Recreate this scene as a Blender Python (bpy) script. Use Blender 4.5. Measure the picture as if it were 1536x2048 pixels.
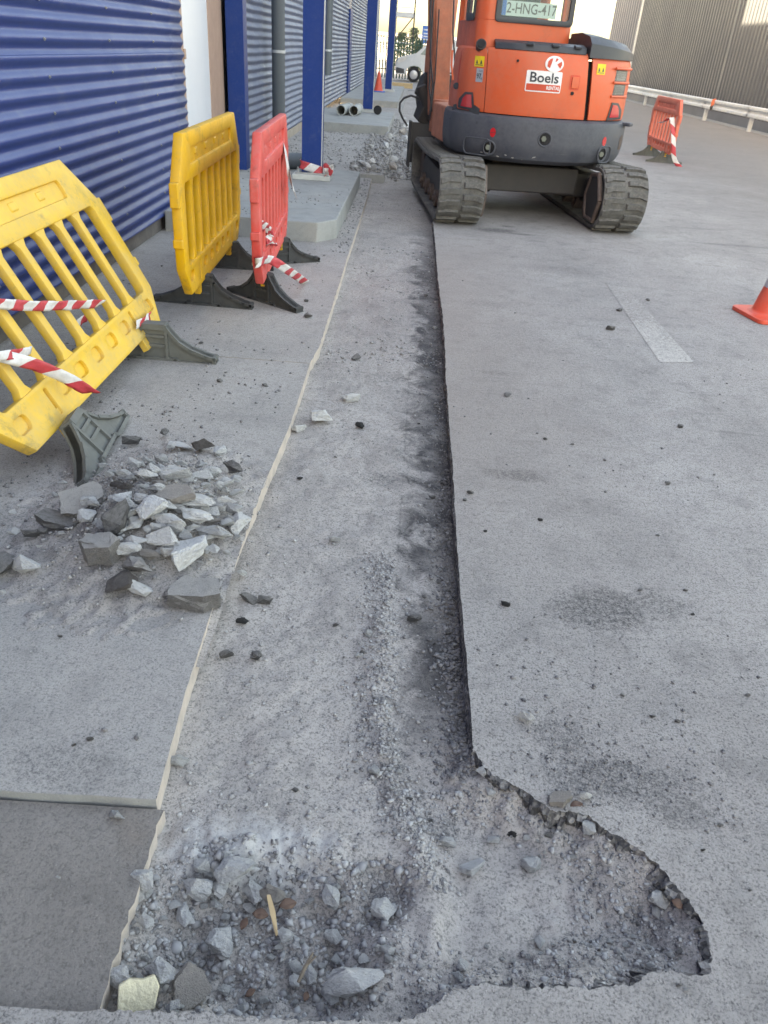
import bpy, bmesh, math, random
import numpy as np
from mathutils import Vector, Matrix, Euler, noise as mnoise
for o in list(bpy.data.objects): bpy.data.objects.remove(o)
scene = bpy.context.scene
COL = scene.collection
R = math.radians
random.seed(7); rng = np.random.default_rng(11)

# ------------------------------------------------------------------ camera
FPX = 1538.0; NX, NY = -191.0, 2536.0; CAMH = 1.5       # focal length and nadir point, in photo pixels
_dn = Vector((NX, NY, FPX)).normalized(); UPC = -_dn
FWC = (Vector((0, 0, 1)) - UPC * UPC.z).normalized()
RXC = FWC.cross(UPC)
if RXC.x < 0: RXC = -RXC
def c2w(v): v = Vector(v); return Vector((v.dot(RXC), v.dot(FWC), v.dot(UPC)))
cam_d = bpy.data.cameras.new('camera'); cam = bpy.data.objects.new('camera', cam_d); COL.objects.link(cam)
X, Y, Z = c2w((1, 0, 0)), c2w((0, -1, 0)), c2w((0, 0, -1))
cam.matrix_world = Matrix(((X.x, Y.x, Z.x, 0), (X.y, Y.y, Z.y, 0), (X.z, Y.z, Z.z, CAMH), (0, 0, 0, 1)))
cam_d.sensor_fit = 'VERTICAL'; cam_d.sensor_height = 36; cam_d.lens = FPX / 2048 * 36
cam_d.clip_start = 0.05; cam_d.clip_end = 2000
cam_d.dof.use_dof = True; cam_d.dof.focus_distance = 2.6; cam_d.dof.aperture_fstop = 9.0
scene.camera = cam
scene.render.resolution_x = 768; scene.render.resolution_y = 1024
# ------------------------------------------------------------------ sky, sun, exposure
SUN_EL = 24.0; SUN_FROM = (-0.8, -0.6)
world = bpy.data.worlds.new('World'); scene.world = world; world.use_nodes = True
wn = world.node_tree.nodes; wl = world.node_tree.links
bg = wn['Background']; sky = wn.new('ShaderNodeTexSky'); sky.sky_type = 'NISHITA'; sky.sun_disc = False
sky.sun_elevation = R(SUN_EL); sky.sun_rotation = math.atan2(SUN_FROM[0], SUN_FROM[1])
sky.air_density = 1.0; sky.dust_density = 3.0; sky.ozone_density = 0.5
wl.new(sky.outputs[0], bg.inputs[0]); bg.inputs[1].default_value = 0.15
sd = bpy.data.lights.new('sun', 'SUN'); sd.energy = 3.0; sd.angle = R(0.5); sd.color = (1, .93, .82)
sun = bpy.data.objects.new('sun', sd); COL.objects.link(sun)
ce = math.cos(R(SUN_EL))
sun.rotation_euler = Vector((SUN_FROM[0] * ce, SUN_FROM[1] * ce, math.sin(R(SUN_EL)))).to_track_quat('Z', 'Y').to_euler()
scene.view_settings.view_transform = 'Standard'; scene.view_settings.look = 'None'
scene.view_settings.exposure = 3.02; scene.view_settings.gamma = 1.0
scene.view_settings.use_white_balance = True; scene.view_settings.white_balance_temperature = 9500   # camera balanced for open shade

# ------------------------------------------------------------------ helpers
def ray(px, py): return c2w((px - 768, py - 1024, FPX))
def G(px, py, z=0.0):
    r = ray(px, py); t = (z - CAMH) / r.z
    return Vector((r.x * t, r.y * t, z))
def PY(px, py, yy):
    r = ray(px, py); t = yy / r.y
    return Vector((r.x * t, yy, CAMH + r.z * t))
def PX(px, py, xx):
    r = ray(px, py); t = xx / r.x
    return Vector((xx, r.y * t, CAMH + r.z * t))
def mpp(p):                                   # metres per photo pixel at a point
    d = Vector(p) - Vector((0, 0, CAMH)); f = c2w((0, 0, 1)).normalized()
    return d.dot(f) / FPX
def _hash(ix, iy, s):
    h = (ix * 374761393 + iy * 668265263 + s * 1442695041) & 0xffffffff
    h = ((h ^ (h >> 13)) * 1274126177) & 0xffffffff
    return ((h ^ (h >> 16)) & 0xffff) / 32767.5 - 1
def vn(x, y, s=0):
    x = np.asarray(x, float); y = np.asarray(y, float)
    ix = np.floor(x).astype(np.int64); iy = np.floor(y).astype(np.int64)
    fx = x - ix; fy = y - iy; fx = fx * fx * (3 - 2 * fx); fy = fy * fy * (3 - 2 * fy)
    a = _hash(ix, iy, s); b = _hash(ix + 1, iy, s); c = _hash(ix, iy + 1, s); d = _hash(ix + 1, iy + 1, s)
    return (a * (1 - fx) + b * fx) * (1 - fy) + (c * (1 - fx) + d * fx) * fy
def sst(a, b, x):
    t = np.clip((np.asarray(x, float) - a) / (b - a), 0, 1); return t * t * (3 - 2 * t)

def tag(o, label=None, cat=None, group=None, kind=None):
    if label: o['label'] = label
    if cat: o['category'] = cat
    if group: o['group'] = group
    if kind: o['kind'] = kind
    return o
def empty(name, loc=(0, 0, 0), rz=0, label=None, cat=None, group=None):
    o = bpy.data.objects.new(name, None); COL.objects.link(o); o.location = loc; o.rotation_euler = (0, 0, rz)
    o.empty_display_size = .1
    return tag(o, label, cat, group)
def link(name, me, parent=None):
    o = bpy.data.objects.new(name, me); COL.objects.link(o)
    if parent is not None: o.parent = parent
    return o
def shade(me, ang=32):
    me.polygons.foreach_set('use_smooth', [True] * len(me.polygons))
    me.set_sharp_from_angle(angle=R(ang))

class MB:
    def __init__(s, M=None): s.v = []; s.f = []; s.m = []; s.M = M or Matrix.Identity(4); s.mi = 0
    def add(s, vs, fs, M=None):
        b = len(s.v); T = s.M @ M if M is not None else s.M
        s.v += [tuple(T @ Vector(p)) for p in vs]; s.f += [tuple(i + b for i in f) for f in fs]; s.m += [s.mi] * len(fs)
        return s
    def box(s, c, d, M=None, rot=None):
        x, y, z = d[0] / 2, d[1] / 2, d[2] / 2
        T = Matrix.Translation(c)
        if rot is not None: T = T @ Euler(rot).to_matrix().to_4x4()
        if M is not None: T = M @ T
        return s.add([(-x, -y, -z), (x, -y, -z), (x, y, -z), (-x, y, -z), (-x, -y, z), (x, -y, z), (x, y, z), (-x, y, z)],
                     [(0, 3, 2, 1), (4, 5, 6, 7), (0, 1, 5, 4), (1, 2, 6, 5), (2, 3, 7, 6), (3, 0, 4, 7)], T)
    def lohi(s, a, b, M=None):
        return s.box([(a[i] + b[i]) / 2 for i in range(3)], [abs(b[i] - a[i]) for i in range(3)], M)
    def prism(s, pts, h0, h1, axis='z', M=None, scale1=1.0):
        n = len(pts); cx = sum(p[0] for p in pts) / n; cy = sum(p[1] for p in pts) / n
        def P(p, h, k):
            a, b = cx + (p[0] - cx) * k, cy + (p[1] - cy) * k
            return {'z': (a, b, h), 'y': (a, h, b), 'x': (h, a, b)}[axis]
        vs = [P(p, h0, 1) for p in pts] + [P(p, h1, scale1) for p in pts]
        fs = [tuple(range(n))[::-1], tuple(range(n, 2 * n))] + [(i, (i + 1) % n, n + (i + 1) % n, n + i) for i in range(n)]
        return s.add(vs, fs, M)
    def cyl(s, p0, p1, r0, r1=None, n=16, M=None):
        return s.tube([p0, p1], [r0, r0 if r1 is None else r1], n, M)
    def tube(s, path, r, n=10, M=None, cap=True):
        path = [Vector(p) for p in path]; k = len(path)
        rs = r if isinstance(r, (list, tuple)) else [r] * k
        vs = []; fs = []; up = None
        for i, p in enumerate(path):
            t = (path[min(i + 1, k - 1)] - path[max(i - 1, 0)]).normalized()
            if up is None: up = Vector((0, 0, 1)) if abs(t.z) < .9 else Vector((1, 0, 0))
            u = t.cross(up).normalized(); w = u.cross(t).normalized(); up = w
            vs += [p + (u * math.cos(2 * math.pi * j / n) + w * math.sin(2 * math.pi * j / n)) * rs[i] for j in range(n)]
        for i in range(k - 1):
            fs += [(i * n + j, i * n + (j + 1) % n, (i + 1) * n + (j + 1) % n, (i + 1) * n + j) for j in range(n)]
        if cap: fs += [tuple(range(n))[::-1], tuple(range((k - 1) * n, k * n))]
        return s.add(vs, fs, M)
    def lathe(s, prof, n=24, M=None):
        vs = []; fs = []; k = len(prof)
        for r, z in prof: vs += [(r * math.cos(2 * math.pi * j / n), r * math.sin(2 * math.pi * j / n), z) for j in range(n)]
        for i in range(k - 1): fs += [(i * n + j, i * n + (j + 1) % n, (i + 1) * n + (j + 1) % n, (i + 1) * n + j) for j in range(n)]
        fs += [tuple(range(n))[::-1], tuple(range((k - 1) * n, k * n))]
        return s.add(vs, fs, M)
    def mesh(s, name, mats):
        me = bpy.data.meshes.new(name); me.from_pydata(s.v, [], s.f)
        for m in (mats if isinstance(mats, (list, tuple)) else [mats]): me.materials.append(m)
        if any(s.m): me.polygons.foreach_set('material_index', s.m)
        me.update(); return me
    def build(s, name, mats, parent=None, bevel=0, smooth=True, seg=2, fix=True):
        me = s.mesh(name, mats)
        if fix:
            bm = bmesh.new(); bm.from_mesh(me); bmesh.ops.recalc_face_normals(bm, faces=bm.faces); bm.to_mesh(me); bm.free()
        if smooth: shade(me)
        o = link(name, me, parent)
        if bevel:
            md = o.modifiers.new('bevel', 'BEVEL'); md.width = bevel; md.segments = seg; md.limit_method = 'ANGLE'; md.angle_limit = R(35)
            md.harden_normals = True
        return o

# ------------------------------------------------------------------ materials
def _nt(name):
    m = bpy.data.materials.new(name); m.use_nodes = True; nt = m.node_tree
    return m, nt, nt.nodes, nt.links, nt.nodes['Principled BSDF']
class NG:
    def __init__(s, nt): s.nt = nt; s.n = nt.nodes; s.l = nt.links
    def node(s, t, **kw):
        x = s.n.new(t)
        for k, v in kw.items(): setattr(x, k, v)
        return x
    def pos(s, kind='world'):
        if kind == 'world': return s.node('ShaderNodeNewGeometry').outputs['Position']
        return s.node('ShaderNodeTexCoord').outputs['Object']
    def noise(s, v, scale, detail=4, rough=.55, dist=0, w=None):
        x = s.node('ShaderNodeTexNoise'); s.l.new(v, x.inputs['Vector']); x.inputs['Scale'].default_value = scale
        x.inputs['Detail'].default_value = detail; x.inputs['Roughness'].default_value = rough; x.inputs['Distortion'].default_value = dist
        return x.outputs['Fac']
    def voro(s, v, scale, feat='F1', rnd=1):
        x = s.node('ShaderNodeTexVoronoi', feature=feat); s.l.new(v, x.inputs['Vector']); x.inputs['Scale'].default_value = scale
        x.inputs['Randomness'].default_value = rnd
        return x
    def mr(s, v, a, b, c=0, d=1, smooth=False):
        x = s.node('ShaderNodeMapRange'); x.interpolation_type = 'SMOOTHSTEP' if smooth else 'LINEAR'
        s.l.new(v, x.inputs[0])
        for i, q in enumerate((a, b, c, d)): x.inputs[1 + i].default_value = q
        return x.outputs[0]
    def math(s, op, a, b=None):
        x = s.node('ShaderNodeMath', operation=op)
        for i, q in enumerate((a, b)):
            if q is None: continue
            if isinstance(q, (int, float)): x.inputs[i].default_value = q
            else: s.l.new(q, x.inputs[i])
        return x.outputs[0]
    def mix(s, f, a, b, mode='MIX'):
        x = s.node('ShaderNodeMix', data_type='RGBA', blend_type=mode)
        for i, q in ((0, f), (6, a), (7, b)):
            if isinstance(q, (int, float)): x.inputs[i].default_value = q
            elif isinstance(q, tuple): x.inputs[i].default_value = (*q, 1)
            else: s.l.new(q, x.inputs[i])
        return x.outputs[2]
    def bump(s, h, dist, strength=1, prev=None):
        x = s.node('ShaderNodeBump'); s.l.new(h, x.inputs['Height']); x.inputs['Distance'].default_value = dist; x.inputs['Strength'].default_value = strength
        if prev is not None: s.l.new(prev, x.inputs['Normal'])
        return x.outputs[0]
    def sep(s, v):
        x = s.node('ShaderNodeSeparateXYZ'); s.l.new(v, x.inputs[0]); return x.outputs
    def spot(s, v, cx, cy, rx, ry, nz, jag=.8):
        a = s.node('ShaderNodeVectorMath', operation='SUBTRACT'); s.l.new(v, a.inputs[0]); a.inputs[1].default_value = (cx, cy, 0)
        b = s.node('ShaderNodeVectorMath', operation='MULTIPLY'); s.l.new(a.outputs[0], b.inputs[0]); b.inputs[1].default_value = (1 / rx, 1 / ry, 0)
        c = s.node('ShaderNodeVectorMath', operation='LENGTH'); s.l.new(b.outputs[0], c.inputs[0])
        d = s.math('ADD', c.outputs['Value'], s.math('MULTIPLY', s.math('SUBTRACT', nz, .5), jag * 2.4))
        return s.mr(d, .95, .45)

def mat(name, c, c2=None, scale=6, rough=.6, metal=0, bump=0, bscale=80, spec=.5, dust=0, dustc=(.34, .33, .33), dscale=5, rand=0, coords='obj', coat=0, dthr=(.42, .66), dnrm=(-.4, .9, .35), grime=0, grimec=(.05, .045, .04), gscale=9, scrape=0):
    m, nt, n, l, p = _nt(name); g = NG(nt); v = g.pos(coords)
    c2 = c2 or tuple(q * .8 for q in c)
    f = g.mr(g.noise(v, scale, 6, .62), .32, .68)
    col = g.mix(f, c, c2)
    if rand:
        oi = g.node('ShaderNodeObjectInfo').outputs['Random']
        col = g.mix(1.0, col, g.mix(oi, (1 - rand,) * 3, (1 + rand,) * 3), 'MULTIPLY')
    if grime:
        q = g.math('ADD', g.math('MULTIPLY', g.noise(v, gscale, 9, .78, .3), .65), g.math('MULTIPLY', g.noise(v, gscale * .35, 4, .6), .35))
        col = g.mix(g.math('MULTIPLY', g.mr(q, .54, .63), grime), col, grimec)
    if scrape:
        mp = g.node('ShaderNodeMapping'); l.new(v, mp.inputs['Vector']); mp.inputs['Scale'].default_value = (2.2, 2.2, 42); mp.inputs['Rotation'].default_value = (.12, .1, 0)
        col = g.mix(g.math('MULTIPLY', g.math('MULTIPLY', g.mr(g.noise(mp.outputs[0], 1.6, 8, .8), .60, .70), g.mr(g.noise(v, 2.5, 3, .5), .45, .6)), scrape), col, dustc)
    d = None
    if dust:
        nz = g.math('ADD', g.math('MULTIPLY', g.noise(v, dscale, 8, .68), .6), g.math('MULTIPLY', g.noise(v, dscale * 9, 4, .6), .4))
        nrm = g.sep(g.node('ShaderNodeNewGeometry').outputs['Normal'])[2]
        d = g.math('MULTIPLY', g.mr(nz, *dthr), g.mr(nrm, *dnrm, 1.0)); d = g.math('MULTIPLY', d, dust)
        col = g.mix(d, col, dustc)
    l.new(col, p.inputs['Base Color'])
    p.inputs['Metallic'].default_value = metal; p.inputs['Specular IOR Level'].default_value = spec
    if d is not None: l.new(g.math('MINIMUM', g.math('ADD', d, g.mr(f, 0, 1, rough - .05, rough + .06)), .95), p.inputs['Roughness'])
    else: l.new(g.mr(f, 0, 1, rough - .05, rough + .06), p.inputs['Roughness'])
    if coat: p.inputs['Coat Weight'].default_value = coat; p.inputs['Coat Roughness'].default_value = .2
    if bump: l.new(g.bump(g.noise(v, bscale, 5, .65), bump), p.inputs['Normal'])
    return m
def ground_mat(name, light, mid, dark, grit=(.07, .07, .075), grit_amt=.8, specks=.6, bump=.003, spots=(), extra=None, tint=(.36, .33, .32), macro=1.1, cracks=0, scuff=0):
    m, nt, n, l, p = _nt(name); g = NG(nt); v = g.pos('world')
    big = g.noise(v, macro, 8, .66, .6); mid_n = g.noise(v, 7, 6, .7); fine = g.noise(v, 48, 6, .78); grain = g.noise(v, 150, 4, .8)
    col = g.mix(g.mr(big, .34, .66), mid, light)
    col = g.mix(g.math('MULTIPLY', g.mr(mid_n, .50, .70), .40), col, dark)
    col = g.mix(g.math('MULTIPLY', g.mr(g.noise(v, 3.4, 7, .72, .8), .54, .68), .22), col, dark)
    col = g.mix(g.math('MULTIPLY', g.mr(g.noise(v, 2.3, 5, .6, 1.0), .52, .7), .5), col, tint)
    # exposed aggregate: dark pits where the dust has gone
    pits = g.mr(g.math('ADD', g.math('MULTIPLY', grain, .65), g.math('MULTIPLY', fine, .35)), .515, .39)
    col = g.mix(g.math('MULTIPLY', pits, grit_amt), col, dark)
    vo = g.voro(v, 75); crumb = g.mr(vo.outputs['Distance'], .20, .10)
    sel = g.mr(g.sep(vo.outputs['Color'])[0], .70, .74)
    area = g.mr(g.noise(v, 3.1, 4, .6), .42, .62)
    cm = g.math('MULTIPLY', g.math('MULTIPLY', crumb, sel), g.math('MULTIPLY', area, specks))
    col = g.mix(cm, col, grit)
    vo2 = g.voro(v, 140); lt = g.math('MULTIPLY', g.mr(vo2.outputs['Distance'], .28, .12), g.mr(g.sep(vo2.outputs['Color'])[1], .84, .88))
    col = g.mix(g.math('MULTIPLY', lt, .45), col, tuple(min(.6, q * 1.35) for q in light))
    allspot = None; spn = g.math('ADD', g.math('MULTIPLY', g.noise(v, 9, 5, .7, .6), .6), g.math('MULTIPLY', g.noise(v, 60, 4, .7), .4))
    for (cx, cy, rx, ry, amt) in spots:
        s_ = g.math('MULTIPLY', g.spot(v, cx, cy, rx, ry, spn), amt)
        allspot = s_ if allspot is None else g.math('MAXIMUM', allspot, s_)
    if allspot is not None:
        allspot = g.math('MULTIPLY', allspot, g.mr(g.math('ADD', g.math('MULTIPLY', grain, .5), g.math('MULTIPLY', fine, .5)), .58, .44, .12, 1))
        col = g.mix(allspot, col, grit)
    if cracks:
        wv = g.node('ShaderNodeVectorMath', operation='ADD'); nz3 = g.node('ShaderNodeTexNoise'); l.new(v, nz3.inputs['Vector']); nz3.inputs['Scale'].default_value = 2.2; nz3.inputs['Detail'].default_value = 6
        l.new(v, wv.inputs[0]); sc = g.node('ShaderNodeVectorMath', operation='SCALE'); l.new(nz3.outputs['Color'], sc.inputs[0]); sc.inputs['Scale'].default_value = .22; l.new(sc.outputs[0], wv.inputs[1])
        ce_ = g.voro(wv.outputs[0], cracks, 'DISTANCE_TO_EDGE'); ck = g.mr(ce_.outputs['Distance'], .0045, .0012)
        ck = g.math('MULTIPLY', ck, g.mr(g.noise(v, 1.6, 4, .6), .60, .66)); col = g.mix(g.math('MULTIPLY', ck, .75), col, grit)
    if scuff:
        mp = g.node('ShaderNodeMapping'); l.new(v, mp.inputs['Vector']); mp.inputs['Scale'].default_value = (.55, 9, 1); mp.inputs['Rotation'].default_value = (0, 0, .12)
        sf = g.math('MULTIPLY', g.mr(g.noise(mp.outputs[0], 1.5, 6, .72, .4), .60, .72), g.mr(g.noise(v, .7, 3, .5), .42, .6)); col = g.mix(g.math('MULTIPLY', sf, scuff), col, dark)
    if extra: col = extra(g, v, col)
    l.new(col, p.inputs['Base Color']); p.inputs['Roughness'].default_value = .92; p.inputs['Specular IOR Level'].default_value = .25
    h = g.math('ADD', g.math('MULTIPLY', grain, .5), g.math('MULTIPLY', fine, .9))
    h = g.math('ADD', h, g.math('MULTIPLY', mid_n, 1.2))
    l.new(g.bump(h, bump), p.inputs['Normal'])
    return m

def trench_extra(g, v, col):
    xyz = g.sep(v); x, y = xyz[0], xyz[1]
    nz = g.noise(v, 6, 8, .72, .6)
    # tar and damp soil left along the saw cut
    xx = g.math('ADD', x, g.math('MULTIPLY', g.math('SUBTRACT', nz, .5), .72))
    band = g.math('MULTIPLY', g.mr(xx, .06, .17), g.math('MULTIPLY', g.mr(y, 1.25, 1.7), g.mr(y, 9.5, 5.5)))
    patch = g.mr(g.noise(v, 3.2, 6, .7), .42, .58)
    band = g.math('MULTIPLY', band, g.mr(patch, 0, 1, .5, 1))
    col = g.mix(g.math('MULTIPLY', band, .88), col, (.035, .034, .038))
    rust = g.math('MULTIPLY', band, g.mr(g.noise(v, 5.0, 5, .6, .8), .6, .7))
    col = g.mix(g.math('MULTIPLY', rust, .6), col, (.12, .085, .065))
    # thin saw line
    wob = g.math('ADD', x, g.math('MULTIPLY', y, -.012))
    ln = g.math('MULTIPLY', g.mr(g.math('ABSOLUTE', g.math('SUBTRACT', wob, .035)), .006, .002), g.math('MULTIPLY', g.mr(y, 1.9, 2.1), g.mr(y, 7.0, 6.5)))
    col = g.mix(g.math('MULTIPLY', ln, g.mr(nz, .42, .6, .0, .35)), col, (.06, .06, .06))
    # whitish broken concrete near the hole
    wh = g.spot(v, -.24, 1.065, .24, .10, g.noise(v, 26, 7, .75), .8)
    return g.mix(g.math('MULTIPLY', wh, .6), col, (.52, .52, .52))
MT = {}
ASPH = dict(light=(.445, .42, .405), mid=(.335, .315, .305), dark=(.12, .115, .115), grit_amt=1.0, specks=1.0, cracks=.9, scuff=.5,
    spots=[(.72, 1.98, .22, .15, .9), (.92, 2.03, .13, .10, .6), (.55, 2.86, .17, .07, .8), (.62, 1.30, .22, .10, .75), (.50, 1.42, .10, .10, .6), (.75, 1.22, .10, .07, .6),
           (1.10, 1.05, .12, .07, .55), (.9, 8.05, .26, .14, .95), (1.15, 7.95, .22, .05, .8), (1.05, 8.3, .1, .06, .8), (.55, 4.05, .14, .05, .55), (.62, 5.4, .3, .12, .35), (3.4, 8.2, .8, .07, .5), (3.9, 7.4, .6, .05, .4), (3.2, 9.0, .5, .04, .5), (1.45, 6.6, .6, .2, .25)], bump=.007)
def yard(g, v, col):
    xyz = g.sep(v); nz = g.math('MULTIPLY', g.math('SUBTRACT', g.noise(v, .9, 6, .65), .5), 3.0)
    far = g.mr(g.math('ADD', g.math('ADD', xyz[0], g.math('MULTIPLY', xyz[1], .10)), nz), 3.6, 7.0)      # beyond the dusty working strip the road is bare
    col = g.mix(g.math('MULTIPLY', far, .72), col, (.165, .157, .152))
    br = g.math('MULTIPLY', g.mr(g.math('ADD', xyz[0], g.math('MULTIPLY', nz, .25)), 1.25, .35), g.math('MULTIPLY', g.mr(xyz[1], 1.8, 3.2), g.mr(xyz[1], 8.5, 6.5)))
    return g.mix(g.math('MULTIPLY', br, .5), col, (.31, .262, .235))                              # brown soil trodden along the cut
MT['asphalt'] = ground_mat('dusty_asphalt', extra=yard, **ASPH)
MT['trench'] = ground_mat('trench_floor_soil', (.46, .422, .395), (.345, .32, .305), (.13, .124, .122), specks=.75, extra=trench_extra, bump=.004, tint=(.35, .315, .295),
    spots=[(-.02, 2.85, .12, .10, .5), (.07, 1.35, .05, .22, .5), (.18, 1.17, .10, .05, .6), (-.05, 4.0, .12, .1, .4), (.02, 1.02, .07, .08, .6), (.1, 6.2, .15, .5, .3), (.4, .85, .2, .06, .4), (.62, .93, .1, .12, .45), (-.20, .87, .30, .20, .35), (.06, 1.0, .08, .09, .7)], grit_amt=1.0)
MT['pavement'] = ground_mat('dusty_concrete_paving', (.43, .405, .385), (.335, .316, .303), (.16, .155, .155), specks=1.0, grit_amt=.95, cracks=.5, bump=.004, tint=(.39, .355, .335),
    spots=[(-.70, 1.22, .18, .10, .35), (-.8, 2.35, .45, .35, .3), (-1.5, 3.4, .3, .3, .3), (-1.3, 2.2, .3, .2, .3)])
MT['dark_slab'] = ground_mat('damp_dark_concrete', (.29, .262, .243), (.21, .19, .176), (.09, .083, .079), specks=.5, bump=.005, tint=(.24, .195, .165), grit_amt=.6)
MT['cut_pale'] = mat('fresh_cut_concrete', (.56, .475, .415), (.40, .35, .315), scale=14, rough=.9, bump=.004, bscale=70, coords='world')
def cutmat():
    m, nt, n, l, p = _nt('asphalt_cut_face'); g = NG(nt); v = g.pos('world'); vo = g.voro(v, 95); r = g.sep(vo.outputs['Color'])
    c = g.mix(g.mr(r[0], .55, .62), (.06, .058, .06), (.13, .126, .124)); c = g.mix(g.mr(r[1], .80, .84), c, (.26, .25, .245)); c = g.mix(g.mr(g.noise(v, 18, 6, .7), .50, .66, 0, .8), c, (.30, .275, .26))
    l.new(c, p.inputs['Base Color']); p.inputs['Roughness'].default_value = .95
    l.new(g.bump(g.math('ADD', vo.outputs['Distance'], g.noise(v, 140, 4, .7)), .006), p.inputs['Normal']); return m
MT['cut_dark'] = cutmat()
MT['footing'] = ground_mat('cast_concrete', (.36, .365, .36), (.29, .30, .295), (.19, .20, .20), specks=.5, grit_amt=.25, bump=.0015, tint=(.38, .36, .33), macro=2.2)

def sheet(name, outer, z, mats, skirt=0.0, holes=(), kind='structure', wob=0.0, smooth=False, slope=None):
    """flat sheet with a skirt that has the cut-face material (slot 1)"""
    bm = bmesh.new(); es = []; loops = []
    for lp in [outer, *holes]:
        vs = [bm.verts.new((p[0], p[1], z)) for p in lp]; loops.append(vs)
        es += [bm.edges.new((vs[i], vs[(i + 1) % len(vs)])) for i in range(len(vs))]
    bmesh.ops.triangle_fill(bm, use_beauty=True, use_dissolve=False, edges=es)
    for f in bm.faces:
        f.normal_update()
        if f.normal.z < 0: f.normal_flip()
    if skirt:
        for vs in loops:
            n = len(vs); ring = []
            dep = skirt
            rings = [vs]
            for fr in ((.35, 1.0) if not slope else (.12, .3, .5, .75, 1.0)):
                r_ = []
                for i, q in enumerate(vs):
                    a, b = vs[i - 1].co, vs[(i + 1) % n].co
                    t = Vector((b.x - a.x, b.y - a.y, 0)); nn = Vector((t.y, -t.x, 0)).normalized() if t.length > 1e-6 else Vector()
                    j = wob * (.25 + .75 * float(vn(q.co.x * 45 + fr * 7, q.co.y * 45, 71)))
                    off = nn * j + (slope(q.co, fr) if slope else Vector())
                    r_.append(bm.verts.new((q.co.x + off.x, q.co.y + off.y, z - dep * fr + off.z)))
                rings.append(r_)
            for a, b in zip(rings, rings[1:]):
                for i in range(n):
                    f = bm.faces.new((a[i], b[i], b[(i + 1) % n], a[(i + 1) % n])); f.material_index = 1
    if len(mats) > 2:
        for f in bm.faces:
            f.normal_update()
            if f.material_index == 1 and abs(f.normal.y) > .7: f.material_index = 2
    me = bpy.data.meshes.new(name); bm.to_mesh(me); bm.free()
    for m in mats: me.materials.append(m)
    o = link(name, me); tag(o, kind=kind)
    return o
def densify(pts, step, jit=0.0, seed=0, closed=False):
    rr = random.Random(seed); out = []
    prs = list(zip(pts, pts[1:])) + ([(pts[-1], pts[0])] if closed else [])
    for a, b in prs:
        d = math.hypot(b[0] - a[0], b[1] - a[1]); k = max(1, int(d / step))
        for i in range(k):
            t = i / k; j = jit if (i or True) else 0
            out.append((a[0] + (b[0] - a[0]) * t + rr.uniform(-j, j), a[1] + (b[1] - a[1]) * t + rr.uniform(-j, j)))
    if not closed: out.append(pts[-1])
    return out

# --- right-hand asphalt with the saw cut and the broken scoop near the camera
cut_px = [(866, 440), (870, 480), (876, 560), (886, 635), (890, 690), (891, 745), (899, 850), (905, 930), (909, 1010), (918, 1150), (930, 1280), (940, 1400), (945, 1490)]
cut = [(G(*q).x, G(*q).y) for q in cut_px]
cut = [(.30, 11.5), (.31, 9.5)] + cut
cut_d = densify(cut, .05, .0025, 1)
brk_px = [(945, 1495), (962, 1525), (985, 1548), (1010, 1562), (1045, 1580), (1075, 1600), (1105, 1622), (1140, 1622), (1180, 1632), (1215, 1662), (1250, 1680), (1290, 1705), (1330, 1745),
          (1365, 1785), (1392, 1822), (1418, 1870), (1424, 1912), (1420, 1948), (1385, 1952), (1340, 1942), (1300, 1945), (1268, 1968), (1225, 1972), (1180, 1980), (1120, 1973),
          (1060, 1978), (1010, 1972), (960, 1966), (925, 1978), (890, 1994), (855, 2018), (825, 2036), (790, 2046), (760, 2044), (700, 2040), (620, 2042), (520, 2038), (420, 2026), (340, 2024), (192, 2020)]
brk = densify([(G(*q).x, G(*q).y) for q in brk_px], .006, .0035, 2)
hole_in = cut_d + brk + [(-.47, .69), (-3.2, .69)]
outer = [(-3.2, -6), (-300, -6), (-300, -200), (300, -200), (300, 400), (-300, 400), (-300, 46.5), (-3.2, 46.5), (-3.2, 36), (.30, 36)]
def crumble(co, fr):
    k = float(sst(1.40, 1.30, co.y))
    if co.x > .255 and k > 0 and co.y > .70 and co.x < .80:
        d = Vector((.36 - co.x, 1.0 - co.y, 0)); d.normalize(); x, y = co.x, co.y
        a = .004 + .022 * fr + .012 * float(vn(x * 34 + fr * 4.3, y * 34 - fr * 3.7, 72)) + .010 * float(vn(x * 80 + fr * 11, y * 80 - fr * 9, 73)) + .004 * random.uniform(-1, 1)
        if fr > .6: a = max(a, .008) + .02 * max(0, float(vn(x * 14, y * 14, 75)))
        return d * a * k + Vector((0, 0, .008 * k * float(vn(x * 60, y * 60 + fr * 9, 74))))
    return Vector((0, 0, 0))
asphalt = sheet('asphalt_ground', outer + hole_in, 0.0, [MT['asphalt'], MT['cut_dark']], skirt=.10, wob=.010, slope=crumble)

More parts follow.
